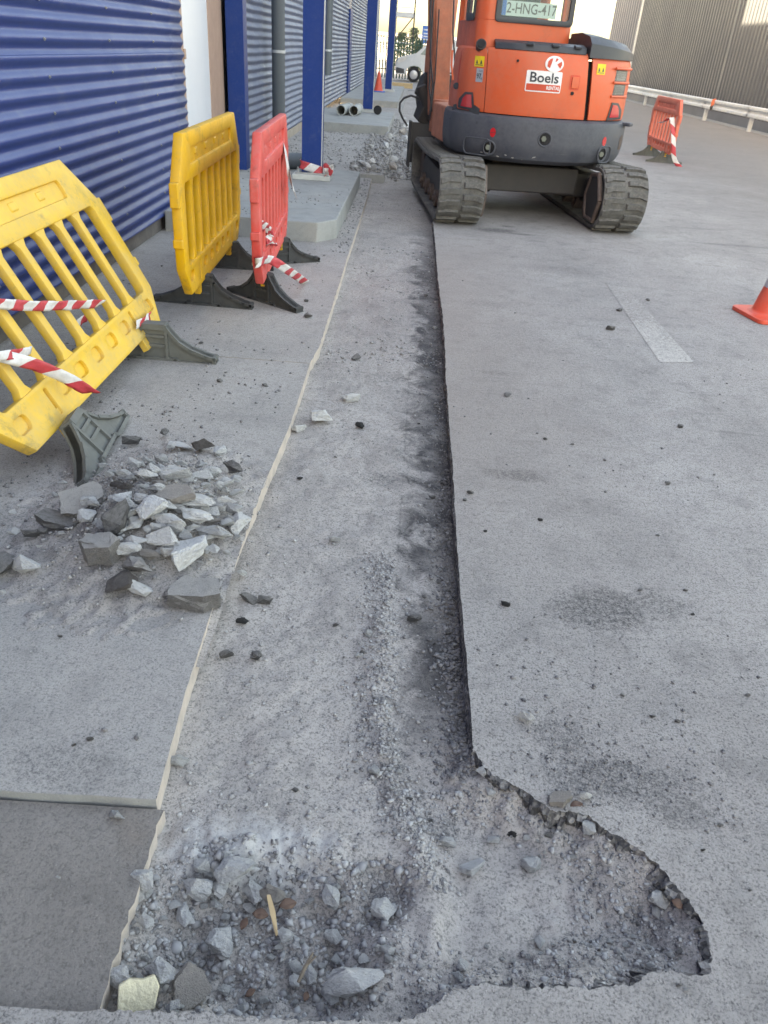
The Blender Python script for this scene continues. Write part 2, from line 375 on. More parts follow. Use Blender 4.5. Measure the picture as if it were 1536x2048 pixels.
# --- trench floor: a displaced grid
def heapz(x, y):      # rubble heap on the pavement
    d = np.sqrt(((np.asarray(x) + .84) / .30) ** 2 + ((np.asarray(y) - 2.32) / .42) ** 2)
    return .14 * np.exp(-d ** 2 * 1.1) * (d < 2.2)
def floorz(x, y):
    x = np.asarray(x, float); y = np.asarray(y, float)
    z = -.062 + .008 * vn(x * 3.1, y * 2.1, 1) + .006 * vn(x * 9, y * 8, 2) + .003 * vn(x * 31, y * 29, 3) + .0016 * vn(x * 85, y * 85, 4)
    z -= .016 * sst(.15, .26, x) * (.6 + .6 * vn(x * 6, y * 3, 5))
    # hollow full of rubble
    d = np.sqrt(((x + .20) / .27) ** 2 + ((y - .88) / .20) ** 2) + .25 * vn(x * 7, y * 7, 6)
    hol = sst(1.1, .5, d)
    z -= .05 * hol + hol * (.012 * vn(x * 22, y * 22, 7) + .007 * vn(x * 55, y * 55, 8))
    d = np.sqrt(((x - .06) / .07) ** 2 + ((y - 1.0) / .08) ** 2) + .25 * vn(x * 9, y * 9, 16)
    z -= .035 * sst(1.1, .4, d)
    # scoop on the right
    d = np.sqrt(((x - .55) / .22) ** 2 + ((y - .93) / .17) ** 2) + .3 * vn(x * 8, y * 8, 9)
    sc = sst(1.2, .6, d)
    z += -.012 * sc + sc * (.009 * vn(x * 26, y * 26, 10) + .005 * vn(x * 60, y * 60, 11))
    # broken concrete lip before the hollow
    lip = np.exp(-((y - 1.08 - .02 * vn(x * 8, x * 0, 12)) / .045) ** 2) * sst(-.45, -.38, x) * sst(.0, -.08, x)
    z += lip * (.010 + .014 * vn(x * 24, y * 24, 13) + .009 * vn(x * 60, y * 40, 17))
    # ridge of swept grit
    rx = np.interp(y, [1.0, 1.15, 1.3, 1.5, 1.9, 2.6], [.17, .12, .06, .03, .02, -.02])
    z += np.exp(-((x - rx) / .035) ** 2) * sst(2.6, 1.5, y) * (.012 + .010 * vn(x * 30, y * 30, 14))
    z += .045 * sst(10.3, 13, y) + sst(10.5, 12, y) * .02 * vn(x * 4, y * 4, 15)
    return z
_bk = np.array([p for p in brk if p[0] > .2 and p[1] < 1.45])
def bank(x, y):       # loose stuff that has slid down from the broken rim
    x = np.asarray(x, float); y = np.asarray(y, float); sh = np.broadcast(x, y).shape; X_ = np.broadcast_to(x, sh).ravel(); Y_ = np.broadcast_to(y, sh).ravel(); out = np.full(X_.size, -9.0)
    ok = (X_ > .1) & (Y_ < 1.5); 
    if ok.any():
        D = np.full(ok.sum(), 9.0)
        for b in _bk[::2]: D = np.minimum(D, np.hypot(X_[ok] - b[0], Y_[ok] - b[1]))
        n = vn(X_[ok] * 11, Y_[ok] * 11, 81) * .016 + vn(X_[ok] * 32, Y_[ok] * 32, 82) * .009 + vn(X_[ok] * 75, Y_[ok] * 75, 83) * .005
        out[ok] = -.020 - D * .55 + n
    return out.reshape(sh)
_floor0 = floorz
def floorz(x, y): return np.maximum(_floor0(x, y), np.minimum(bank(x, y), -.007))
xs = np.concatenate([np.arange(-.62, .92, .0085)])
ys = np.concatenate([np.arange(.60, 1.9, .0085), np.arange(1.9, 3.6, .016), np.arange(3.6, 8, .045), np.arange(8, 37, .2)])
XX, YY = np.meshgrid(xs, ys); ZZ = floorz(XX, YY)
def gridmesh(name, XX, YY, ZZ, m, parent=None):
    ny, nx = XX.shape; V = np.stack([XX, YY, ZZ], -1).reshape(-1, 3)
    idx = np.arange(nx * ny).reshape(ny, nx)
    F = np.stack([idx[:-1, :-1], idx[:-1, 1:], idx[1:, 1:], idx[1:, :-1]], -1).reshape(-1, 4)
    me = bpy.data.meshes.new(name); me.vertices.add(len(V)); me.vertices.foreach_set('co', V.ravel())
    me.loops.add(F.size); me.loops.foreach_set('vertex_index', F.ravel()); me.polygons.add(len(F))
    me.polygons.foreach_set('loop_start', np.arange(0, F.size, 4)); me.polygons.foreach_set('loop_total', np.full(len(F), 4))
    me.update(); me.validate(); me.materials.append(m); me.polygons.foreach_set('use_smooth', [True] * len(me.polygons))
    return link(name, me, parent)
tag(gridmesh('trench_floor', XX, YY, ZZ, MT['trench']), kind='structure')

# --- left side: paving, the lower dark slab, the strip at the very bottom
kerb_px = [(735, 392), (690, 530), (640, 690), (580, 850), (510, 1010), (440, 1170), (372, 1380), (313, 1598)]
kerb = [(-.49, 10.9)] + [(G(*q).x, G(*q).y) for q in kerb_px]
JY = 3.98
near_k = [k for k in kerb if k[1] < JY]; far_k = [k for k in kerb if k[1] > JY]
near = densify([(-.462, JY - .004)] + near_k, .03, .0008, 3) + densify([(near_k[-1][0], near_k[-1][1]), (-2.6, 1.09)], .05, .002, 4) + [(-2.6, JY - .004)]
sheet('concrete_paving', near, 0.0, [MT['pavement'], MT['cut_pale'], MT['footing']], skirt=.10, wob=.0022)
far = densify(far_k + [(-.462, JY + .004)], .04, .003, 5) + [(-2.6, JY + .004), (-2.6, 10.9)]
sheet('concrete_paving', far, 0.0, [MT['pavement'], MT['cut_pale']], skirt=.10, wob=.0022)
sheet('far_paving', densify([(-.33, 36), (-.33, 10.93)], .12, .01, 8) + densify([(-.33, 10.93), (-2.6, 10.93)], .2, .004, 9) + [(-2.6, 36)], .045, [MT['pavement'], MT['footing']], skirt=.14, wob=.01)
dk = densify([(-.452, 1.13), (-.448, .69)], .02, .004, 6) + [(-2.6, .685), (-2.6, 1.10)]
sheet('dark_slab', dk, -.022, [MT['dark_slab'], MT['cut_pale']], skirt=.09, wob=.005)

# --- worn white line
def paint(g, v, col):
    w = g.math('ADD', g.math('MULTIPLY', g.noise(v, 45, 6, .75), .5), g.math('MULTIPLY', g.noise(v, 170, 4, .7), .5))
    xyz = g.sep(v); wear = g.math('ADD', w, g.mr(xyz[1], 4.4, 6.3, .03, -.085))
    return g.mix(g.math('MULTIPLY', g.mr(wear, .46, .56), .6), col, (.66, .64, .60))
MT['line'] = ground_mat('worn_white_paint', extra=paint, **ASPH)
a0, a1 = G(1320, 725), G(1388, 725); b0, b1 = G(1210, 565), G(1240, 560)
for nm in ['road_marking']:
    mb = MB(); mb.add([(a0.x, a0.y, .002), (a1.x, a1.y, .002), (b1.x, b1.y, .002), (b0.x, b0.y, .002)], [(0, 1, 2, 3)]); tag(mb.build(nm, MT['line'], smooth=False), kind='structure')
# ================================================================== left building
MT['blue_sheet'] = mat('blue_coated_sheet', (.015, .042, .185), (.018, .046, .18), scale=3, rough=.40, spec=.42, dust=.10, dustc=(.30, .31, .36), dscale=2.2, coords='world', grime=.22, grimec=(.16, .17, .20), gscale=5, bump=.0006, bscale=30)
MT['blue_far'] = mat('blue_sheet_grazing_sheen', (.09, .12, .21), (.07, .10, .19), scale=3, rough=.38, spec=.6, dust=.4, dustc=(.30, .31, .33), dscale=1.6, coords='world', dthr=(.36, .6), dnrm=(-1, 1, .8))  # same blue sheets; grazing sky reflection painted in as paler, greyer colour
MT['blue_paint'] = mat('blue_paint', (.002, .034, .18), (.003, .038, .20), scale=4, rough=.5, spec=.25, grime=.25, grimec=(.10, .12, .18), gscale=7, dust=.06, coords='world')
MT['white_panel'] = mat('white_door_panel', (.78, .80, .84), (.74, .76, .80), scale=2, rough=.4, coords='world')
MT['tan'] = mat('tan_board', (.50, .335, .26), (.45, .30, .235), scale=9, rough=.8, coords='world')
MT['plinth'] = mat('tan_plinth_block', (.40, .33, .27), (.30, .26, .22), scale=8, rough=.95, bump=.004, bscale=60, coords='world', dust=.3)
MT['soil_wall'] = mat('stained_foundation', (.20, .175, .16), (.12, .11, .105), scale=5, rough=.95, bump=.006, bscale=30, coords='world')
MT['galv'] = mat('galvanised_steel', (.60, .63, .65), (.50, .53, .56), scale=7, rough=.45, metal=.3, coords='world', dust=.15)
MT['pvc'] = mat('grey_pvc', (.10, .125, .145), (.085, .105, .125), scale=5, rough=.45, dust=.18, coords='world')
MT['pvc_pale'] = mat('dusty_pale_pipe', (.40, .42, .41), (.32, .34, .33), scale=9, rough=.7, dust=.4, coords='world')
MT['dark'] = mat('dark_void', (.02, .02, .022), rough=.9)
MT['steel'] = mat('zinc_bolt', (.45, .46, .47), rough=.4, metal=.8)
MT['upper'] = mat('pale_cladding', (.30, .31, .33), (.27, .28, .30), scale=1, rough=.6, coords='world')
WX = -2.1; PITCH = .0925; AMP = .0125
bld = empty('industrial_building', (WX, 0, 0), label='long industrial hall clad in blue horizontally corrugated metal sheet along the trench', cat='building')
def bbuild(mb, name, m, bevel=0, parent=None, smooth=True, fix=True):
    o = mb.build(name, m, None, bevel, smooth, fix=fix); me = o.data
    me.transform(Matrix.Translation((-WX, 0, 0))); o.parent = parent or bld; return o
def corr_sheet(y0, y1, z0, z1, off=0.0, ysteps=1, phase=0.0, wavy=0.0):
    mb = MB(); n = max(6, int((z1 - z0) / PITCH * 10)); zs = [z0 + (z1 - z0) * i / n for i in range(n + 1)]
    yl = [y0 + (y1 - y0) * i / ysteps for i in range(ysteps + 1)]
    vs = []
    for y in yl:
        for z in zs:
            zz = z + wavy * .010 * float(vn(y * 2.1, 3.3, 4)); 
            vs.append((WX + off + AMP * math.sin(2 * math.pi * (z - phase) / PITCH) + wavy * .006 * float(vn(y * 1.7, z * 2, 6)), y, zz))
    k = n + 1; fs = [(a * k + i, (a + 1) * k + i, (a + 1) * k + i + 1, a * k + i + 1) for a in range(ysteps) for i in range(n)]
    mb.add(vs, fs)
    return mb
zl = 1.315
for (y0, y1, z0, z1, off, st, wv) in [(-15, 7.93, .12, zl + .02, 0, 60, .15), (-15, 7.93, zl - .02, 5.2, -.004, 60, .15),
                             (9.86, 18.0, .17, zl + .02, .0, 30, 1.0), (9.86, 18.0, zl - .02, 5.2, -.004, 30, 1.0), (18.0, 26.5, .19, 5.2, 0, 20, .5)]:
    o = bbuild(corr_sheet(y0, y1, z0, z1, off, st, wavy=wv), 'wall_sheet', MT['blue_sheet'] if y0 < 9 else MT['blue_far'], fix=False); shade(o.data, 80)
    sm = o.modifiers.new('thick', 'SOLIDIFY'); sm.thickness = .0012; sm.offset = 1
# foundation strip below the sheets
mb = MB(); mb.lohi((WX - .3, -15, -.1), (WX - .025, 7.95, .35)); bbuild(mb, 'foundation', MT['soil_wall'])
yy = 9.9
while yy < 20.5:
    ln = .56; mb = MB(); mb.lohi((WX - .2, yy, .0), (WX + .004 + random.uniform(-.004, .004), yy + ln, .172)); bbuild(mb, 'plinth_block', MT['plinth'], .008); yy += ln + .012
# scalloped filler, white door leaf, tan jamb, blue corner post
mb = MB(); mb.lohi((WX - .06, 7.9, .12), (WX - .018, 8.03, 4.5)); bbuild(mb, 'foam_filler', MT['tan'])
mb = MB(); mb.lohi((WX - .10, 8.03, .16), (WX - .02, 9.0, 4.5)); bbuild(mb, 'door_leaf', MT['white_panel'], .004)
mb = MB(); mb.lohi((WX - .0199, 8.0, 1.28), (WX - .004, 8.055, 1.36)); bbuild(mb, 'door_hinge', MT['tan'], .002)
mb = MB(); mb.lohi((WX - .08, 9.004, .16), (WX - .012, 9.62, 4.5)); bbuild(mb, 'door_jamb', MT['tan'], .004)
mb = MB(); mb.lohi((-2.075, 9.62, .162), (-1.885, 9.83, 4.6)); bbuild(mb, 'corner_post', MT['blue_paint'], .006)
mb = MB(); mb.lohi((WX - .02, 26.5, .1), (WX + .05, 27.4, 2.35)); bbuild(mb, 'far_door', MT['blue_paint'], .005)
mb = MB(); mb.lohi((WX - .06, 26.5, 2.35), (WX - .002, 27.4, 5.2)); bbuild(mb, 'wall_sheet', MT['blue_sheet'])
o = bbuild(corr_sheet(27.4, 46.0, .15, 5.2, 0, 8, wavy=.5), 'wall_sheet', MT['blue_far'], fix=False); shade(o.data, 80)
mb = MB(); mb.lohi((WX - .3, 26.4, .0), (WX - .022, 46.0, 5.2)); mb.lohi((WX - .3, -15, .12), (WX - .13, 26.4, 5.2)); bbuild(mb, 'inner_wall', MT['upper'])
mb = MB(); mb.lohi((-16, -15, 5.2), (WX + .02, 21, 9.9)); bbuild(mb, 'upper_wall_sun_block', MT['blue_sheet'])  # unseen upper hall, its height chosen to keep the sun off the yard
mb = MB(); mb.lohi((-16, 21, 5.2), (WX + .02, 46.0, 12.5)); bbuild(mb, 'upper_wall_sun_block', MT['blue_sheet'])  # unseen; hall made taller and longer here to shade the van and far wall
mb = MB(); mb.lohi((-16, 45.4, 0), (WX - .31, 46.0, 5.19)); bbuild(mb, 'end_wall', MT['upper'])
mb = MB(); mb.lohi((-16, -15, -.1), (WX - .31, -14.5, 5.19)); bbuild(mb, 'end_wall', MT['upper'])
# sheet screws with washers, in vertical rows
scr = MB(); scr.cyl((0, 0, 0), (.004, 0, 0), .009, n=10); scr.cyl((.004, 0, 0), (.009, 0, 0), .005, n=6)
scr_me = scr.mesh('sheet_screw', MT['steel'])
for yr in (3.95, 4.95, 6.0, 7.0, 10.6, 12.9):
    for i in range(3, 22, 2 if yr < 8 else 3):
        z = .25 * PITCH + i * PITCH
        if z < .2 or z > 2.0: continue
        o = link('sheet_screw', scr_me, bld); o.location = (AMP + .002, yr, z)

# ---- concrete footings
def footing(name, x0, x1, y0, y1, z1, label, chip=False):
    mb = MB(); c = .02
    mb.prism([(x0, y0 + .01), (x1 - .16 if chip else x1 - .02, y0), (x1 - .01, y0 + (.22 if chip else .03)), (x1, y1), (x0, y1)], -.05, z1)
    o = mb.build(name, MT['footing'], None, .012)
    bm = bmesh.new(); bm.from_mesh(o.data); bmesh.ops.subdivide_edges(bm, edges=[e for e in bm.edges], cuts=3, use_grid_fill=True)
    bmesh.ops.triangulate(bm, faces=bm.faces)
    for v in bm.verts:
        v.co += Vector((float(vn(v.co.y * 5, v.co.z * 9, 3)) * .006, float(vn(v.co.x * 6, v.co.z * 9, 4)) * .006, 0))
    bm.to_mesh(o.data); bm.free()
    return tag(o, label, 'footing', 'concrete footings along the hall')
footing('concrete_footing', -2.085, -.60, 6.92, 10.2, .165, 'low concrete footing with chipped corner under the nearest blue column', True)
footing('concrete_footing', -2.06, -.45, 16.2, 19.9, .20, 'low concrete footing carrying two pale pipes beside the second blue column')
footing('concrete_footing', -2.06, -.45, 24.0, 34.0, .20, 'farthest concrete footing with small cone on it at the hall end')

# ---- steel columns
bolt = MB(); bolt.cyl((0, 0, 0), (0, 0, .05), .008, n=8); bolt.cyl((0, 0, 0), (0, 0, .018), .016, n=6); bolt_me = bolt.mesh('bolt', MT['steel'])
MT['grout'] = mat('pale_grout', (.55, .56, .54), (.45, .46, .45), scale=12, rough=.9, bump=.002, coords='world')
def column(x, y, zb, label, w=.215, d=.22):
    root = empty('steel_column', (x, y, zb), label=label, cat='column', group='blue steel columns along the hall')
    mb = MB(); mb.lohi((-.20, -.20, 0), (.22, .20, .055)); mb.build('grout_pad', MT['grout'], root, .006)
    mb = MB(); mb.lohi((-.17, -.17, .055), (.17, .17, .072)); mb.build('base_plate', MT['steel'], root, .003)
    for sx in (-1, 1):
        for sy in (-1, 1):
            o = link('bolt', bolt_me, root); o.location = (sx * .145, sy * .14, .072)
    h = 5.5
    mb = MB(); mb.lohi((-w / 2, -d / 2, .072), (w / 2, -d / 2 + .016, h)); mb.build('flange', MT['blue_paint'], root, .002)
    mb = MB(); mb.lohi((-w / 2, d / 2 - .016, .072), (w / 2, d / 2, h)); mb.build('flange', MT['blue_paint'], root, .002)
    mb = MB(); mb.lohi((-.006, -d / 2 + .016, .072), (.006, d / 2 - .016, h)); mb.build('web', MT['blue_paint'], root)
    mb = MB(); mb.lohi((w / 2 + .001, -d / 2 - .004, .072), (w / 2 + .010, -d / 2 + .05, h)); mb.build('flange_glint', MT['galv'], root, .002)  # added pale strip imitates the grey reflection along the flange edge
    return root
cb = PY(647, 345, 9.4)
column(-1.10, 9.42, .165, 'nearest blue steel column with red and white tape round its foot')
column(-1.04, 19.4, .20, 'second blue steel column, standing behind two pale pipes')
column(-.92, 29.3, .20, 'farthest blue steel column, just left of the white van')

# ---- rainwater pipes
def downpipe(x, y, z0, r, label, shoe):
    root = empty('downpipe', (x, y, 0), label=label, cat='pipe')
    mb = MB(); mb.cyl((0, 0, z0), (0, 0, 5.2), r, n=20); mb.build('pipe', MT['pvc'], root)
    for zc in (1.32, 3.2):
        mb = MB(); mb.cyl((0, 0, zc), (0, 0, zc + .035), r + .006, n=20); mb.build('clamp', MT['galv'], root)
    if shoe: mb = MB(); mb.cyl((0, 0, z0), (0, 0, z0 + .12), r + .008, n=20); mb.build('socket', MT['pvc'], root)
    return root
downpipe(-1.93, 12.3, .03, .092, 'dark grey downpipe on the corrugated wall left of the nearest column', True)
downpipe(-1.93, 19.0, .88, .092, 'dark grey downpipe ending above the ground left of the second column', False)
root = empty('drain_pipe', (-1.45, 9.95, .165), label='grey drain pipe with an elbow lying on the footing behind the nearest column', cat='pipe')
mb = MB(); mb.cyl((-.32, -.28, .09), (-.05, -.02, .09), .085, n=20); mb.build('pipe', MT['pvc'], root)
mb = MB(); mb.cyl((-.08, -.05, .09), (-.03, .0, .09), .097, n=20); mb.build('socket', MT['pvc'], root)
mb = MB(); mb.tube([(-.05, -.02, .09), (.06, .06, .09), (.18, .08, .09), (.30, .05, .085)], .088, 20); mb.build('elbow', MT['pvc'], root)
def open_pipe(loc, rz, ln, r, label):
    root = empty('loose_pipe', loc, rz, label=label, cat='pipe')
    prof = [(r * .86, 0), (r, 0), (r, ln), (r * .86, ln)]
    mb = MB(); n = 20; vs = []; fs = []
    for rr_, y in prof: vs += [(rr_ * math.cos(2 * math.pi * j / n), y, r + rr_ * math.sin(2 * math.pi * j / n)) for j in range(n)]
    for i in range(4):
        k = (i + 1) % 4; fs += [(i * n + j, i * n + (j + 1) % n, k * n + (j + 1) % n, k * n + j) for j in range(n)]
    mb.add(vs, fs); mb.build('pipe', MT['pvc_pale'], root)
    mb = MB(); mb.cyl((0, ln * .72, r), (0, ln * .78, r), r + .008, n=20); mb.build('collar', MT['pvc_pale'], root)
open_pipe((-1.52, 17.9, .20), R(-8), .9, .10, 'pale pipe with open dark end lying on the second footing, nearer the wall')
open_pipe((-1.26, 18.0, .20), R(-4), .8, .10, 'pale pipe lying on the second footing, nearer the column')
mb = MB(); n_ = 20; mb.cyl((0, 0, .09), (0, .05, .09), .09, n=18); o = mb.build('pipe_cap', MT['dark']); o.location = (-.80, 18.9, .20); tag(o, 'small dark round pipe cap standing right of the second column foot', 'cap')

# ================================================================== right side: cladding, rail
MT['clad'] = mat('grey_brown_cladding', (.076, .086, .104), (.066, .076, .094), scale=.7, rough=.42, spec=.6, coords='world', metal=.15)
MT['clad_dark'] = mat('anthracite_cladding', (.10, .115, .145), (.09, .10, .13), scale=1, rough=.5, coords='world')
rb = empty('cladded_hall', (10.6, 20, 0), label='grey ribbed metal hall behind the crash barrier at the right', cat='building')
def ribbed(name, y0, y1, x, z0, z1, pitch, depth, m, parent, o0):
    mb = MB(); y = y0; prof = []
    while y < y1 - 1e-6:
        prof += [(y, 0), (y + pitch * .42, 0), (y + pitch * .55, -depth), (y + pitch * .87, -depth)]; y += pitch
    prof.append((y1, 0))
    vs = [(x + d - o0[0], yy - o0[1], z) for z in (z0, z1) for (yy, d) in prof]; k = len(prof)
    mb.add(vs, [(i, i + 1, k + i + 1, k + i) for i in range(k - 1)])
    o = mb.build(name, m, parent, smooth=False, fix=False); return o
ribbed('rib_sheet', 18.0, 31.0, 10.6, .28, 8.0, .30, .045, MT['clad'], rb, (10.6, 20))
ribbed('rib_sheet', 31.0, 44.6, 10.6, .28, 8.0, .30, .045, MT['clad'], rb, (10.6, 20))
mb = MB(); mb.lohi((-.03, -2, .0), (.3, 24.6, .28)); mb.build('base_flashing', MT['clad_dark'], rb)
mb = MB(); mb.lohi((.05, -2, .28), (12, 24.55, 7.9)); mb.build('hall_body', MT['upper'], rb)
mb = MB(); mb.lohi((-.06, 24.6, 0), (.1, 24.75, 8)); mb.build('corner_trim', MT['galv'], rb)
rb2 = empty('dark_hall', (11.0, 45, 0), label='tall dark ribbed hall block just beyond the grey hall corner', cat='building')
ribbed('rib_sheet', 45.0, 52.5, 11.0, 0, 11, .5, .12, MT['clad_dark'], rb2, (11.0, 45))
mb = MB(); mb.lohi((.05, 0, 0), (9, 7.45, 10.9)); mb.build('hall_body', MT['clad_dark'], rb2)
# concrete strip along the hall
mb = MB(); mb.lohi((10.05, 18, .0), (10.56, 44.5, .006)); tag(mb.build('hall_edge_strip', MT['footing']), kind='structure')
# crash barrier
cr = empty('crash_barrier', (9.95, 30, 0), label='galvanised steel crash barrier running along the grey hall', cat='guard rail')
prof = [(-.0, .37), (-.045, .39), (-.045, .45), (.02, .49), (.02, .55), (-.045, .59), (-.045, .65), (0, .675)]
yl = np.linspace(-8, 21, 8)
for a, b in zip(yl, yl[1:]):
    mb = MB(); k = len(prof); vs = [(px_, yv, pz) for yv in (a, b + .12) for px_, pz in prof]
    mb.add(vs, [(i, i + 1, k + i + 1, k + i) for i in range(k - 1)]); o = mb.build('beam', MT['galv'], cr, fix=False, smooth=False)
    o.modifiers.new('thick', 'SOLIDIFY').thickness = .004
for yp in (-4.0, .2, 4.3, 8.4, 12.5, 16.6, 20.7):
    mb = MB(); mb.lohi((.024, yp - .06, 0), (.032, yp + .06, .62)); mb.lohi((.032, yp - .06, 0), (.12, yp - .052, .62)); mb.lohi((.032, yp + .052, 0), (.12, yp + .06, .62)); mb.build('post', MT['galv'], cr)
# ================================================================== plastic barriers
MT['yellow'] = mat('yellow_plastic', (.80, .43, .008), (.72, .37, .008), scale=5, rough=.45, dust=.42, dustc=(.36, .29, .17), dscale=4, grime=.55, grimec=(.16, .11, .03), gscale=10)
MT['yellow_dull'] = mat('faded_yellow_plastic', (.76, .46, .05), (.68, .40, .045), scale=5, rough=.5, dust=.55, dustc=(.48, .40, .24), dscale=5, bump=.0008, bscale=40, grime=.6, grimec=(.20, .15, .06), gscale=9)
MT['red'] = mat('red_plastic', (.72, .075, .065), (.66, .07, .06), scale=5, rough=.42, dust=.45, dustc=(.60, .34, .31), dscale=4, grime=.5, grimec=(.22, .04, .035), gscale=10)
MT['red_orange'] = mat('orange_red_plastic', (.70, .15, .09), (.62, .13, .08), scale=5, rough=.5, dust=.25, dustc=(.6, .36, .3), dscale=7)
MT['rubber_foot'] = mat('black_rubber_foot', (.045, .047, .05), (.035, .037, .04), scale=9, rough=.7, dust=.5, dustc=(.17, .165, .16), dscale=6, bump=.001, bscale=90)
MT['rubber_grey'] = mat('grey_rubber_foot', (.13, .135, .125), (.10, .105, .10), scale=9, rough=.75, dust=.5, dustc=(.24, .235, .22), dscale=6, bump=.001, bscale=90)
MT['tongue'] = mat('yellow_tongue', (.80, .42, .02), rough=.5)
def rrect(u0, u1, v0, v1, r, k=4):
    out = []
    for (cx, cy, a) in ((u1 - r, v0 + r, -90), (u1 - r, v1 - r, 0), (u0 + r, v1 - r, 90), (u0 + r, v0 + r, 180)):
        for i in range(k + 1):
            t = R(a + 90 * i / k); out.append((cx + r * math.cos(t), cy + r * math.sin(t)))
    return out
def inset(lp, d):
    n = len(lp); out = []
    for i in range(n):
        a, b, c = Vector(lp[i - 1]), Vector(lp[i]), Vector(lp[(i + 1) % n])
        t1 = (b - a).normalized(); t2 = (c - b).normalized()
        n1 = Vector((-t1.y, t1.x)); n2 = Vector((-t2.y, t2.x)); nn = (n1 + n2); L = nn.length
        nn = nn / L if L > 1e-6 else n1
        out.append(tuple(b + nn * d / max(.4, nn.dot(n1))))
    return out
def holed_plate(outer, holes, th, bev):
    """plate in u,v with true openings and rounded rims; returns MB with axis y = thickness"""
    bm = bmesh.new()
    def side(sg):
        es = []; rings = []
        for k, lp in enumerate([outer, *holes]):
            ii = inset(lp, bev if k == 0 else -bev)
            vs = [bm.verts.new((p[0], sg * th / 2, p[1])) for p in ii]; rings.append(vs)
            es += [bm.edges.new((vs[i], vs[(i + 1) % len(vs)])) for i in range(len(vs))]
        bmesh.ops.triangle_fill(bm, use_beauty=True, use_dissolve=False, edges=es)
        rim = []
        for lp, vs in zip([outer, *holes], rings):
            m_ = inset(lp, 0.3 * bev if lp is outer else -.3 * bev)
            w1 = [bm.verts.new((p[0], sg * (th / 2 - .3 * bev), p[1])) for p in m_]
            w = [bm.verts.new((p[0], sg * (th / 2 - bev), p[1])) for p in lp]; n = len(w)
            for A, B in ((vs, w1), (w1, w)):
                for i in range(n): bm.faces.new((A[i], A[(i + 1) % n], B[(i + 1) % n], B[i]))
            rim.append(w)
        return rim
    a = side(1); b = side(-1)
    for A, B in zip(a, b):
        n = len(A)
        for i in range(n): bm.faces.new((A[i], A[(i + 1) % n], B[(i + 1) % n], B[i]))
    bmesh.ops.recalc_face_normals(bm, faces=bm.faces)
    return bm
def bm_obj(bm, name, m, parent=None, smooth=True, ang=40):
    me = bpy.data.meshes.new(name); bm.to_mesh(me); bm.free(); me.materials.append(m)
    if smooth: shade(me, ang)
    return link(name, me, parent)
_bar_cache = {}
def bar_mesh(m, h0, h1, w):
    key = (m.name, h0, h1, w)
    if key not in _bar_cache:
        L = []
        for t in np.linspace(0, 1, 13):
            fl = max(0, 1 - min(t, 1 - t) / .10); L.append((w / 2 + .030 * fl ** 2.2, h0 + (h1 - h0) * t))
        lp = [(-a, b) for a, b in L] + [(a, b) for a, b in L[::-1]]
        bm = holed_plate(lp[::-1], [], .040, .009)
        me = bpy.data.meshes.new('bar'); bm.to_mesh(me); bm.free(); me.materials.append(m); shade(me, 40); _bar_cache[key] = me
    return _bar_cache[key]
def make_foot_mesh(m):
    key = 'foot' + m.name
    if key in _bar_cache: return _bar_cache[key]
    prof = [(-.32, .0), (-.32, .026), (-.27, .038), (-.19, .068), (-.13, .105), (-.09, .150), (-.065, .185), (.065, .185), (.09, .150), (.13, .105), (.19, .068), (.27, .038), (.32, .026), (.32, 0), (.13, 0), (.11, .012), (-.11, .012), (-.13, 0)]
    mb = MB()
    pr = [(a, b) for a, b in prof]
    mb.prism(pr, -.016, .016, 'y')
    # raised rim along the outline
    n = len(pr)
    for i in range(n):
        a, b = Vector(pr[i]), Vector(pr[(i + 1) % n]); t = b - a; L = t.length; ang = math.atan2(t.y, t.x); w = .016
        c = (a + b) / 2 + Vector((-t.y, t.x)).normalized() * (-w / 2 if i < 13 else w / 2) * (1)
        mb.box((c.x, 0, c.y), (L + w * .6, .066 if b.y < .1 or a.y < .1 else .056, w), rot=(0, -ang, 0))
    for sx in (-1, 1): mb.box((sx * .065, 0, .09), (.016, .058, .17))
    mb.box((0, 0, .125), (.12, .058, .014)); mb.box((0, 0, .075), (.12, .058, .014)); mb.box((0, 0, .175), (.12, .062, .03))
    me = mb.mesh('foot', m)
    bm = bmesh.new(); bm.from_mesh(me); bmesh.ops.recalc_face_normals(bm, faces=bm.faces); bm.to_mesh(me); bm.free()
    shade(me, 30); _bar_cache[key] = me; return me
